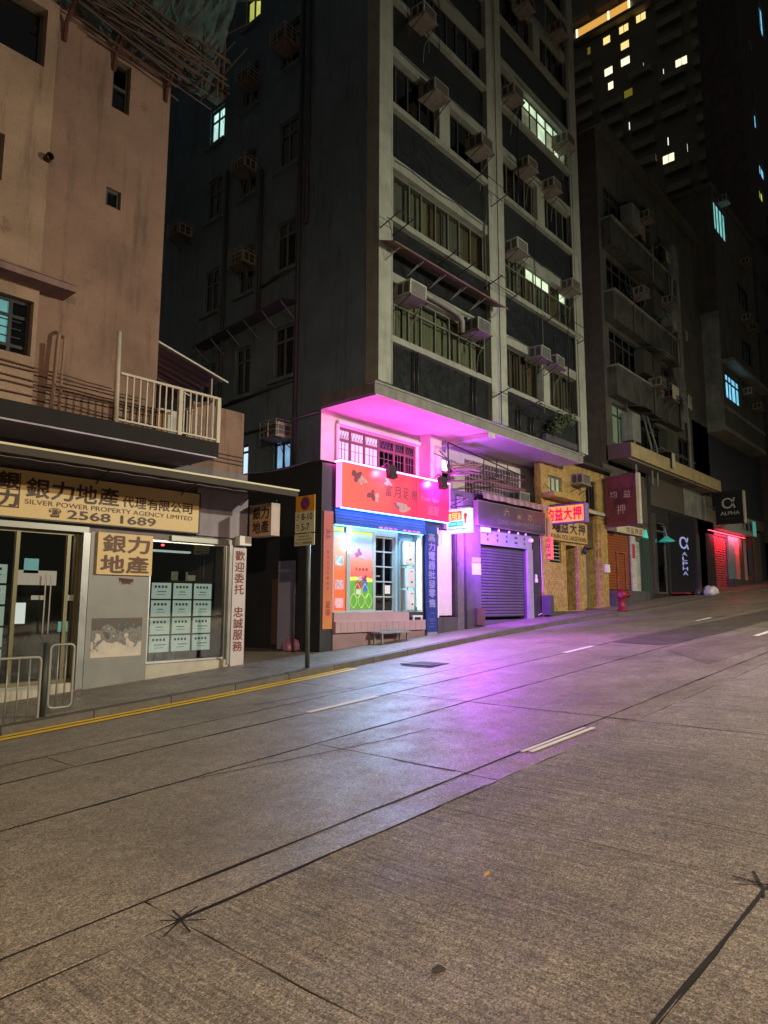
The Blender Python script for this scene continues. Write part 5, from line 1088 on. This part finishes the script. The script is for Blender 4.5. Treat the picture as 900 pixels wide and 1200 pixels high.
for k in range(4):
    z = 7.15 + SHF * k
    for q in range(3):
        u = rs.uniform(22.6, 27.6); w2 = rs.uniform(.6, 1.5); zz = z + rs.choice((1.5, 1.62))
        MB().prism([FQ.P(u, zz, .02), FQ.P(u + w2, zz, .02), FQ.P(u + w2, zz - .14, .62), FQ.P(u, zz - .14, .62)], (0, 0, -.03)).build('sheet_hood', rs.choice((GRIM, GRIML, MATS['dark_sheet'], MATS['rusty_sheet'])), Fb)
    for q in range(2):
        u = rs.uniform(22.5, 28); w2 = rs.uniform(1, 2)
        MB().tube([FQ.P(u, z - .1, .1), FQ.P(u, z + .05, .95)], .014, 5).tube([FQ.P(u + w2, z - .1, .1), FQ.P(u + w2, z + .05, .95)], .014, 5).tube([FQ.P(u - .1, z + .05, .9), FQ.P(u + w2 + .1, z + .05, .9)], .012, 5).build('laundry_rail', M('rail_grey', (.16, .16, .15), .5), Fb)
        for m_ in range(rs.randint(0, 3)):
            a = u + rs.uniform(.1, w2 - .3); hgt = rs.uniform(.3, .6); curtain(Fb, FQ, a, a + .3, z + .04 - hgt, z + .04, .9, rs.choice(CURT), 3, .02)
    for q in range(3):
        u = rs.uniform(22.5, 28.8); r_ = rs.uniform(.02, .045); MB().tube([FQ.P(u, z - 1.2, .40), FQ.P(u + rs.uniform(-.1, .1), z + .2, .42), FQ.P(u + rs.uniform(-.15, .15), z + 1.55, .1)], r_, 6).build('waste_pipe', rs.choice((GRIM, GRIML)), Fb, smooth=True)
    for q in range(2):
        u = rs.uniform(22.8, 28); bx('window_box', rs.choice((GRIML, MATS['grimy_frame'])), Fb, FQ, u, u + rs.uniform(.5, 1.0), z + rs.uniform(.1, .4), z + 1.2, .02, rs.uniform(.25, .5))
window(Fb, FQ, 29.2, 30.6, 7.2, 8.6, 2, 2, d=-.1, fm=WFRAME, gm=DARKGLASS)
bx('wall_pier', GRIML, Fb, FQ, 28.9, 29.5, 9.2, 17, .002, .3); MB().tube([FQ.P(30.2, 7.0, .12), FQ.P(30.25, 9, .12), FQ.P(29.8, 12, .12)], .07, 8).build('drain_pipe', GRIML, Fb, smooth=True)
# entrance with the tall dark panel and bar sign
text(Fb, FQ, [('α', 28.6, 29.7, 3.85, 4.35)] + col('ALPHA', 28.85, 29.45, 2.75, 3.75, .25), M('blue_white_lit_letters', (.4, .45, .8), .4, emit=(.35, .45, 1.0), estr=.45, sample=False), .03, .0, name='lit_lettering')
bx('bar_front', M('bar_black', (.015, .016, .022), .3), Fb, FQ, 27.6, 30.62, 2.0, 5.2, -.02, .02); bx('mirror_strip', M('mirror_strip', (.4, .38, .34), .12, metal=.9), Fb, FQ, 30.66, 31.1, 2.1, 4.6, .002, .04)
bx('red_mat', M('red_mat', (.25, .03, .03), .8), Fb, FY(9.3), 27.3, 29.6, G(28, .15), G(28, .20), -.35, .2)
t = thing('wall_lamp', 'small teal glass lamp glowing by the dark bar entrance', 'lamp', (26.7, 9.5, 4.0))
MB().lathe((26.7, 9.5, 3.98), [(.30, 0), (.26, .05), (.12, .14), (.04, .22)], 14).build('shade', M('teal_shade', (.05, .3, .25), .4, emit=(.05, .75, .6), estr=.22), t, smooth=True); MB().tube([(26.7, 9.5, 4.2), (26.7, 9.55, 4.55), (26.7, 9.7, 4.6)], .02, 6).build('arm', STEEL, t)
bx('entry_post', M('mirror_strip'), Fb, FQ, 25.75, 25.95, 2.0, 5.0, .002, .1)
# red lit shutter shop and its boxes
Rr = thing('red_lit_shop', 'small shop with shutter lit bright red at the top of the row', 'shop', (34, 9.7, G(34, .10)))
MB().wall(FQ, 31.1, 42.5, 1.3, 9.75, [(32.05, 35.1, 2.35, 4.75), (38.4, 39.8, 2.8, 5.2)], .15).build('front_wall', M('navy_wall', (.05, .055, .075), .6, var=.25), Rr)
shutter(Rr, FQ, 32.05, 35.1, 2.35, 4.75, -.04, M('glossy_red_shutter', (.45, .10, .12), .25, metal=.3, var=.2), .11)
shutter(Rr, FQ, 38.4, 39.8, 2.8, 5.2, -.04, M('glossy_red_shutter'), .11); bx('poster', M('poster_dark', (.12, .10, .16), .5, var=.6, vscale=6), Rr, FQ, 38.7, 39.4, 3.1, 4.5, .03, .05)
bx('light_fascia', M('teal_white_fascia', (.35, .42, .42), .5, var=.25), Rr, FQ, 33.2, 38.9, 5.0, 5.85, .02, .45); bx('fascia_end', M('lit_teal', (.2, .6, .55), .5, emit=(.1, .6, .5), estr=.3, sample=False), Rr, FQ, 38.3, 38.88, 5.05, 5.8, .451, .46); text(Rr, FQ, row('大鵬灣', 36.2, 38.2, 5.2, 5.7, .2), M('navy_letters', (.02, .03, .09), .5), .455, .02)
MB().tube([FQ.P(32.1, 4.88, .12), FQ.P(38, 4.92, .12)], .007, 8).build('red_tube', M('red_neon_tube', (.6, .05, .05), .4, emit=(1, .06, .09), estr=14), Rr); MB().tube([FQ.P(38.4, 5.3, .12), FQ.P(39.8, 5.3, .12)], .008, 8).build('red_tube', MATS['red_neon_tube'], Rr)
ld = bpy.data.lights.new('red_wash', 'AREA'); ld.shape = 'RECTANGLE'; ld.size = 4.5; ld.size_y = .1; ld.energy = 150; ld.spread = R(100); ld.color = (1, .06, .12)  # added red area light under the fascia, washes the shutters
lo = bpy.data.objects.new('red_wash', ld); COL.objects.link(lo); lo.parent = Rr; lo.location = Vector((35.0, 9.27, 4.97)) - Rr.location; lo.rotation_euler = (R(50), 0, 0)
for a, b, mt in ((35.2, 36.2, M('teal_column', (.12, .30, .30), .5)), (36.25, 36.9, M('pink_column', (.5, .24, .22), .6)), (36.95, 37.7, M('dim_grey_panel')), (37.75, 38.2, M('pale_column', (.5, .4, .36), .6)), (39.9, 41.1, M('dim_brown_column', (.14, .11, .08), .6))): bx('column', mt, Rr, FQ, a, b, 2.2, 4.85 if a < 39 else 5.4, .002, .09)
bx('header', M('dim_brown_column'), Rr, FQ, 38.6, 41.1, 5.45, 5.98, .002, .3); bx('step', DUSK, Rr, FQ, 35, 42, 2.2, 2.78, .002, .3)
wn = window(Rr, FQ, 32.3, 34.4, 6.0, 7.0, 3, 1, d=.03, fm=WFRAMEL, gm=DARKGLASS)
t = thing('hanging_sign', 'black square board with silver alpha letter reading ALPHA jutting over the pavement', 'sign', (32, 8.5, 4.9))
X = FX(31.5); k = 31.5 / 33
bx('board', M('black_sign_face', (.012, .012, .014), .35), t, X, 7.93, 9.05, 5.0, 6.38, -.2, .0); bx('edge_strip', M('pale_edge', (.40, .40, .38), .5), t, X, 7.87, 7.93, 5.0, 6.40, -.22, .01)
SILV = M('silver_letters', (.42, .42, .42), .4); text(t, X, [('α', 8.78, 8.22, 5.68, 6.14)], SILV, .004, .0); text(t, X, [('ALPHA', 8.85, 8.08, 5.40, 5.55)], SILV, .004, .01); text(t, X, [('BAR', 8.6, 8.32, 5.22, 5.26)], M('dim_letters', (.12, .11, .1), .5), .004, .0)
MB().tube([(31.6, 9.7, 6.42), (31.6, 7.9, 6.42)], .03, 6).build('bracket', BLACK, t)

# jutting concrete block
Gb = thing('jutting_block', 'grey stained concrete block jutting over the pavement up the hill', 'building', (36, 9.7, 9.7))
FG = FY(8.9); FGX = FX(33.3)
MB().wall(FG, 33.3, 40.5, 9.75, 21.6, [(33.75, 36.2, 11.2, 12.5), (33.6, 35.7, 19.6, 21.2), (37, 39, 14, 15.2), (37, 39, 17, 18.2)], .2).build('front_wall', GRIM, Gb)
MB().wall(FGX, 8.9, 10.8, 9.75, 15.1).build('side_panel', GRIML, Gb); MB().wall(FX(33.34), 8.9, 18, 15.1, 21.6).wall(FX(33.34), 10.8, 18, 6.5, 15.1).build('side_wall', GRIM, Gb)
bx('bottom_slab', GRIML, Gb, FG, 33.25, 40.55, 9.55, 9.75, -2, .03); bx('roof', GRIM, Gb, FG, 33.2, 40.6, 21.6, 21.8, -9, .1); bx('ledge', GRIML, Gb, FGX, 8.9, 10.9, 15.1, 15.3, -.1, .12)
bx('inner_wall', INT, Gb, FG, 33.4, 40.4, 9.8, 21.5, -1, -.9); bx('window_hood', GRIML, Gb, FG, 33.4, 40.3, 12.8, 12.95, .002, .5); bx('string_course', GRIML, Gb, FG, 33.3, 40.5, 10.6, 10.75, .002, .06)
LBL = M('bright_blue_lit_pane', (.4, .6, .8), .5, emit=(.22, .70, 1.0), estr=1.0, sample=False, evar=.35)
window(Gb, FG, 33.75, 36.2, 11.2, 12.5, xs=[33.75, 34.4, 34.9, 35.6, 36.2], ys=[11.2, 12.1, 12.5], d=-.08, bar=.09, fm=BLACK, gm=LBL); window(Gb, FG, 33.6, 35.7, 19.6, 21.2, 4, 1, d=-.08, bar=.09, fm=BLACK, gm=M('teal_lit_pane', (.4, .6, .6), .5, emit=(.28, .78, .75), estr=.75, sample=False, evar=.35))
for a, b, c, e in ((37, 39, 14, 15.2), (37, 39, 17, 18.2)): window(Gb, FG, a, b, c, e, 3, 1, d=-.08, fm=WFRAME, gm=DARKGLASS)
# plum block beyond
Hb = thing('plum_block', 'dark plum tower at the right edge with few lit windows', 'building', (50, 9.2, G(50, .10)))
FH = FY(9.2); lit = [(49.0, 50.2, 41.0, 43.4), (45.2, 45.9, 37.4, 37.8), (44.9, 45.2, 33.2, 34.2), (45.0, 45.9, 31.6, 32.8), (45.5, 47, 28.6, 29.5), (45.0, 46.2, 26.7, 27.5)]
hol = list(lit) + [(a, a + 1.6, z, z + 1.3) for a in (46.5, 50.5, 54) for z in (10, 13, 16, 19, 22, 25)]
MB().wall(FH, 42.5, 85, 1, 60, hol, .25).wall(FX(42.5), 9.2, 11.5, 5, 60).build('wall', PLUM, Hb)
for q, h in enumerate(hol): window(Hb, FH, *h, 2, 1, d=-.1, bar=.08, fm=BLACK, gm=(LBL, GWW, LEDCY, LBL, LBL, LY)[q] if q < 6 else DARKGLASS)
bx('inner_wall', INT, Hb, FH, 42.6, 85, 2, 59, -.9, -.8); bx('band', GRIM, Hb, FH, 42.5, 60, 8.0, 8.6, .002, .25)
bx('wall_board', M('faded_board', (.16, .14, .15), .7, var=.5, vscale=3), Hb, FH, 43.0, 46.0, 9.6, 12.2, .26, .4); bx('shop_panel', M('navy_wall'), Hb, FH, 43, 55, 2.5, 4.8, .002, .1)
for z in (14, 17, 20, 23): bx('window_hood', GRIM, Hb, FH, 44, 58, z + .6, z + .8, .002, .5)

# high tower in the background, its face looking down the hill
TW = thing('high_rise', 'tall dark residential tower in the background with scattered yellow lit windows', 'building', (95, 32, 0))
TX = FX(90); HRM = M('high_rise_render', (.25, .205, .155), .85, var=.25, vscale=.3)
WARM = M('warm_lit_pane', (.6, .5, .3), .5, emit=(1, .72, .26), estr=1.15, sample=False); WARMW = M('cream_lit_pane', (.6, .55, .4), .5, emit=(1, .88, .55), estr=1.5, sample=False); DIMY = M('dim_yellow_pane', (.3, .25, .1), .5, emit=(.6, .45, .05), estr=.22, sample=False)
raw = [(26.62, 56.84, 'd', .4), (24.74, 56.93, 'w', .8), (22.98, 57.13, 'w', 1), (21.28, 57.32, 'w', 1), (22.95, 55.34, 'w', .9), (22.98, 53.63, 'c', .95), (24.69, 53.5, 'c', .9), (24.53, 51.87, 'c', .6), (22.84, 50.18, 'd', .9), (17.84, 50.69, 'c', 1.1), (19.46, 50.48, 's', .15), (22.88, 46.77, 's', .18), (24.77, 44.99, 's', .2), (19.39, 43.53, 's', .18), (17.75, 42.13, 's', .12), (19.44, 41.86, 'c', 1.1), (21.13, 40.12, 's', .15), (21.26, 52.14, 's', .12)]
LITW = []
for y, zz, kd, wd in raw:
    Y_ = y * 1.5; Z_ = (zz - 1.6) * 1.5 + 1.6; LITW.append((Y_ - wd * .75, Y_ + wd * .75, Z_ - .65, Z_ + .65, kd))
MB().wall(TX, 21.5, 43.5, -2, 95, [h[:4] for h in LITW], .3).wall(FY(21.5), 90, 125, -2, 95).build('wall', HRM, TW)
for h in LITW: window(TW, TX, *h[:4], 2 if h[1] - h[0] > 1.45 else 1, 1, d=-.1, bar=.07, fm=BLACK, gm={'w': WARM, 'c': WARMW, 'd': DIMY, 's': GWW}[h[4]])
BAND = M('balcony_band', (.36, .30, .225), .85, var=.25, vscale=.4)
for k in range(19):
    z = 40 + k * 2.75
    for a, b in ((22.2, 25.0), (26.2, 29.5), (30.6, 33.8), (35.0, 38.2), (39.4, 42.6)):
        if any(h[0] < b and h[1] > a and h[2] < z + 1.0 and h[3] > z - .1 for h in LITW): continue
        bx('balcony_front', BAND, TW, TX, a, b, z, z + .95, .002, .9)
mb = MB(); RS = M('roof_sign_lit', (.6, .35, .1), .5, emit=(1, .50, .10), estr=.75, sample=False)
for a, b in ((36.3, 41.0), (33.2, 36.0)): mb.fb(TX, a, b, 86.6, 87.9, .95, 1.1)
mb.build('lit_roof_sign', RS, TW); bx('roof_terrace', HRM, TW, TX, 30, 42, 85.9, 86.5, .002, 1.2)
for a in (33.0, 36.1, 41.1): bx('sign_post', WARMW, TW, TX, a, a + .25, 86.5, 88, .96, 1.12)
bx('corner_fin', M('pale_fin', (.11, .105, .085), .85), TW, TX, 20.3, 22.0, -2, 95, -.5, .3)
# second far tower behind the grey tower
# ------------------------------------------------------------------ air conditioners
ACM = M('ac_enamel', (.40, .40, .36), .55, var=.3, vscale=9, streak=.4); ACD = M('ac_dark_grille', (.05, .05, .05), .6, var=.2); ACB = M('ac_tray', (.19, .17, .145), .7, var=.4, vscale=9)
ac0 = thing('air_conditioner', 'proto', 'air conditioner')
MB().box((-.27, -.42, 0), (.27, .12, .35)).build('casing', ACM, ac0)
mb = MB()
for k in range(9): mb.box((-.235, -.427, .035 + k * .032), (.235, -.4205, .053 + k * .032))
mb.build('rear_grille', ACD, ac0)
for s in (-1, 1): [MB().box((s * .2702 - .003, q, .06), (s * .2702 + .003, q + .14, .30)).build('side_vent', ACD, ac0) for q in (-.38, -.19)]
MB().box((-.30, -.47, -.03), (.30, .12, -.004)).build('tray', ACB, ac0)
mb = MB()
for x in (-.33, .33): mb.tube([(x * .85, -.45, -.03), (x * .85, .05, -.28)], .012, 5)
mb.build('bracket', BLACK, ac0)
MB().tube([(.2, -.3, -.02), (.21, -.25, -.25), (.16, -.1, -.5), (.17, -.04, -.95)], .009, 5).build('drain_hose', M('grey_hose', (.16, .16, .15), .6), ac0, smooth=True)
cg = thing('air_conditioner', 'proto', 'air conditioner'); 
for ch in list(ac0.children): copy_tree(ch, cg)
mb = MB()
for x in (-.36, 0, .36):
    mb.tube([(x * .85, -.50, -.04), (x * .85, -.50, .40), (x * .85, .05, .40)], .010, 4)
for v in (0., .14, .28, .40): mb.tube([(-.31, .05, v), (-.31, -.50, v), (.31, -.50, v), (.31, .05, v)], .009, 4)
mb.build('wire_cage', M('wire_cage', (.3, .32, .32), .5), cg)
ord_ = ['lowest', 'second', 'third', 'fourth', 'fifth', 'sixth', 'seventh']
AC = [(10.39, 7.80, 'first window row above the pink soffit, left bay, left of the two'), (12.81, 7.80, 'first window row above the pink soffit, left bay, by the middle pillar'),
      (15.67, 7.97, 'first window row, right bay, left one of the close pair'), (16.51, 7.97, 'first window row, right bay, right one of the close pair'),
      (14.62, 10.50, 'second window row, right bay, beside the middle pillar'), (17.62, 10.56, 'second window row, right bay, beside the right pillar'),
      (11.27, 12.87, 'third window row, left bay, above the pale post'), (13.05, 12.52, 'third window row, left bay, beside the middle pillar'),
      (15.33, 13.17, 'third window row, right bay, left of the pale post'), (16.68, 13.24, 'third window row, right bay, right of the pale post'),
      (10.87, 14.51, 'fourth window row, left bay'), (14.62, 14.84, 'fourth window row, right bay, beside the middle pillar'), (17.55, 15.07, 'fourth window row, right bay, below the lit window corner'),
      (17.42, 18.68, 'fifth window row, right bay'), (15.4, 18.1, 'fifth window row, right bay, topmost at the picture edge')]
first = True
for x, z, lab in AC:
    o = ac0 if first else copy_tree(ac0); first = False
    o.location = (x, YF - .06, z); o.scale = [random.uniform(.80, .95)] * 3; o.rotation_euler = (random.uniform(-.03, .03), random.uniform(-.025, .025), random.uniform(-.05, .05)); tag(o, 'tower air conditioner, ' + lab, 'air conditioner', 'air conditioners on the grey tower')
first = True
for y, z, lab in ((11.67, 14.66, 'top of the window column nearest the street'), (13.1, 14.47, 'above the lit yellow column, upper middle'), (14.45, 14.80, 'over the cold lit window by the scaffold'), (13.12, 12.09, 'caged, middle column third up'), (13.07, 9.64, 'bright caged one, middle column'), (11.62, 5.40, 'over the blue lit window by the agency'), (15.9, 11.4, 'dim one half hidden by the pink block')):
    o = cg if first else copy_tree(cg); first = False
    o.location = (X0 - .03, y, z - (.22 if lab.startswith('over the blue') else 0)); o.rotation_euler = (0, 0, -math.pi / 2 + random.uniform(-.06, .06)); o.scale = [random.uniform(.76, .88)] * 3
    tag(o, 'caged air conditioner on dark side wall, ' + lab, 'air conditioner', 'air conditioners on the dark side wall')
for x, y, z, lab in ((16.9, 10.3, 4.42, 'white air conditioner on the ledge above the striped awning'), (19.55, 9.68, 5.24, 'air conditioner over the pawn shop sign'),
                     (25.6, 9.3, 9.75, 'left one of two air conditioners on the canopy block balcony'), (26.9, 9.3, 9.6, 'right one of two air conditioners on the canopy block balcony'), (24.3, 9.3, 12.9, 'air conditioner high on the canopy block, left'), (27.3, 9.3, 13.6, 'air conditioner high on the canopy block, right'), (25.2, 9.3, 16.3, 'air conditioner near the roof of the canopy block'),
                     (36.9, 8.85, 12.0, 'air conditioner beside the bright blue lit window'), (38.6, 8.85, 11.6, 'second air conditioner right of the bright blue lit window'), (34.6, 8.85, 21.25, 'air conditioner above the teal lit window'), (37.6, 8.85, 16.1, 'left air conditioner high on the jutting block'), (38.7, 8.85, 15.9, 'right air conditioner high on the jutting block'), (38.2, 8.85, 19.4, 'air conditioner near the roof of the jutting block'), (19.1, 11.35, 15.9, 'teal tinged air conditioner in the gap beside the grey tower')):
    o = copy_tree(ac0); o.location = (x, y, z); tag(o, lab, 'air conditioner', 'air conditioners up the hill')
bx('lit_window', M('teal_lit_pane'), D, FQ2, 18.75, 19.3, 15.0, 15.8, .002, .02)
# ------------------------------------------------------------------ tower fittings: canopy, duct, racks, plants
t = thing('metal_canopy', 'rusty sheet canopy on thin brackets above the lowest left windows of the tower', 'canopy', (11.7, 8.9, 8.6))
mb = MB(); n = 40
for k in range(n):
    a = 9.55 + 4.15 * k / n; b = 9.55 + 4.15 * (k + 1) / n; za = .016 * (k % 2); zb = .016 * ((k + 1) % 2)
    mb.poly([(a, 8.9, 8.86 + za), (b, 8.9, 8.86 + zb), (b, 8.38, 8.66 + zb), (a, 8.38, 8.66 + za)])
mb.build('sheet', M('rusty_canopy', (.17, .115, .09), .7, var=.35, vscale=4, streak=.2), t, weld=True); MB().tube([(9.55, 8.38, 8.65), (13.7, 8.38, 8.65)], .018, 6).build('edge_bar', M('rusty_canopy'), t)
for k in range(6): x = 9.75 + k * .76; MB().tube([(x, 8.86, 8.44), (x + .02, 8.42, 8.62)], .010, 5).tube([(x, 8.86, 8.44), (x + .14, 8.6, 8.72)], .007, 5).build('bracket', M('pale_bracket'), t)
t = thing('air_duct', 'fat pale flexible duct under the rusty canopy between two air conditioners', 'duct', (11.6, 8.8, 8))
pts = [(10.75, 8.78, 8.20), (11.2, 8.76, 8.18), (11.8, 8.76, 8.16), (12.2, 8.76, 8.13), (12.38, 8.78, 8.02), (12.42, 8.82, 7.78)]
MB().tube(pts, [.06, .065, .06, .065, .062, .06], 12).build('hose', M('duct_foil', (.22, .22, .2), .55, metal=.2, var=.25, bump=.5, bscale=25), t, smooth=True)
MB().fb(FT, 12.55, 12.62, 8.0, 8.2, .0, .1).build('clamp', BLACK, t)
def rack(x, z, w_, lab, d=.55):
    t = thing('drying_rack', lab, 'drying rack', (x, 8.8, z), 'drying racks on the tower front')
    MB().tube([(x, 8.8, z), (x, 8.8 - d, z + .16)], .014, 6).tube([(x + w_, 8.8, z), (x + w_, 8.8 - d, z + .16)], .014, 6).build('arms', BLACK, t)
    MB().tube([(x - .1, 8.8 - d * .95, z + .15), (x + w_ + .1, 8.8 - d * .95, z + .15)], .010, 6).tube([(x - .1, 8.8 - d * .5, z + .08), (x + w_ + .1, 8.8 - d * .5, z + .08)], .010, 6).build('bars', BLACK, t)
rack(12.6, 11.45, 1.1, 'black drying rack across the middle pillar at third window row'); rack(11.5, 9.05, .7, 'black drying rack under second window row, left bay'); rack(13.3, 9.15, 1.0, 'black drying rack at the middle pillar, second window row'); rack(9.6, 9.1, .4, 'short black drying rack at the left pillar'); rack(16.2, 9.2, 2.0, 'long black drying rack under the lit strip, right bay')
rack(13.6, 6.5, 1.4, 'wide black rack below the lowest right windows'); rack(15.0, 6.42, .9, 'lower black rack below the close pair of air conditioners')
for bi, (xs_, zt) in enumerate((((10.75, 10.88), 6.85), ((12.88, 13.02), 6.85), ((14.86, 15.0), 6.5), ((15.5, 15.66), 6.45))):
    for x in xs_: MB().tube([FT.P(x, 5.98, .02), FT.P(x, zt, .02)], .022, 6).build('drain_pipe', BLACK, T, smooth=True)
t = thing('hanging_plant', 'leafy dark plant trailing from the slab by the right pillar of the tower', 'plant', (16.9, 8.75, 6.2))
LEAF = M('dark_leaf', (.035, .05, .02), .6, var=.4, vscale=20); mb = MB()
for k in range(260):
    u = random.random(); c = Vector((16.2 + 1.25 * u, 8.78 - random.uniform(0, .28), 6.25 + .55 * u + random.gauss(0, .12))); a = random.uniform(0, 6.28); l_ = random.uniform(.04, .09); dv = Vector((math.cos(a), random.uniform(-.5, .5), math.sin(a))) * l_; sd = dv.cross(Vector((0, 1, .3))).normalized() * l_ * .4
    mb.poly([c - dv, c + sd, c + dv, c - sd])
mb.build('foliage', LEAF, t, recalc=False)
for k in range(5): a = (16.3 + k * .25, 8.8, 6.15 + k * .1); MB().tube([a, (a[0] + .2, 8.7, a[2] + .2), (a[0] + .1, 8.65, a[2] + .35)], .008, 5).build('stem', LEAF, t)
bx('planter', M('dark_stone'), t, FT, 16.1, 17.9, 5.94, 6.1, .0, .15)
# overhead service cables
def cable(a, b, sag, lab):
    a = Vector(a); b = Vector(b); tag(MB().tube([a.lerp(b, q / 10) - Vector((0, 0, sag * 4 * (q / 10) * (1 - q / 10))) for q in range(11)], .012, 5).build('service_cable', BLACK), lab, 'cable')
cable((17.5, 9.6, 5.0), (21.5, 9.5, 4.4), .18, 'black service cable sagging past the pawn shop windows to the maroon board')
cable((21.5, 9.3, 4.35), (26, 9.3, 4.7), .12, 'black service cable from the maroon board towards the bar')
cable((7.36, 9.9, 3.9), (9.05, 10.2, 4.42), .05, 'thin black cable crossing the alley above the hanging sign')

# units differ in age: repaint some casings
ACV = [ACM, M('ac_yellowed', (.36, .31, .20), .6, var=.35, vscale=9, streak=.5), M('ac_grey', (.24, .25, .25), .6, var=.35, vscale=9, streak=.5), M('ac_rusty', (.25, .21, .17), .7, var=.5, vscale=12, streak=.6)]
for o in [o for o in COL.objects if o.name.startswith('casing') and o.parent and o.parent.name.startswith('air_conditioner')]:
    o.material_slots[0].link = 'OBJECT'; o.material_slots[0].material = random.choice(ACV)
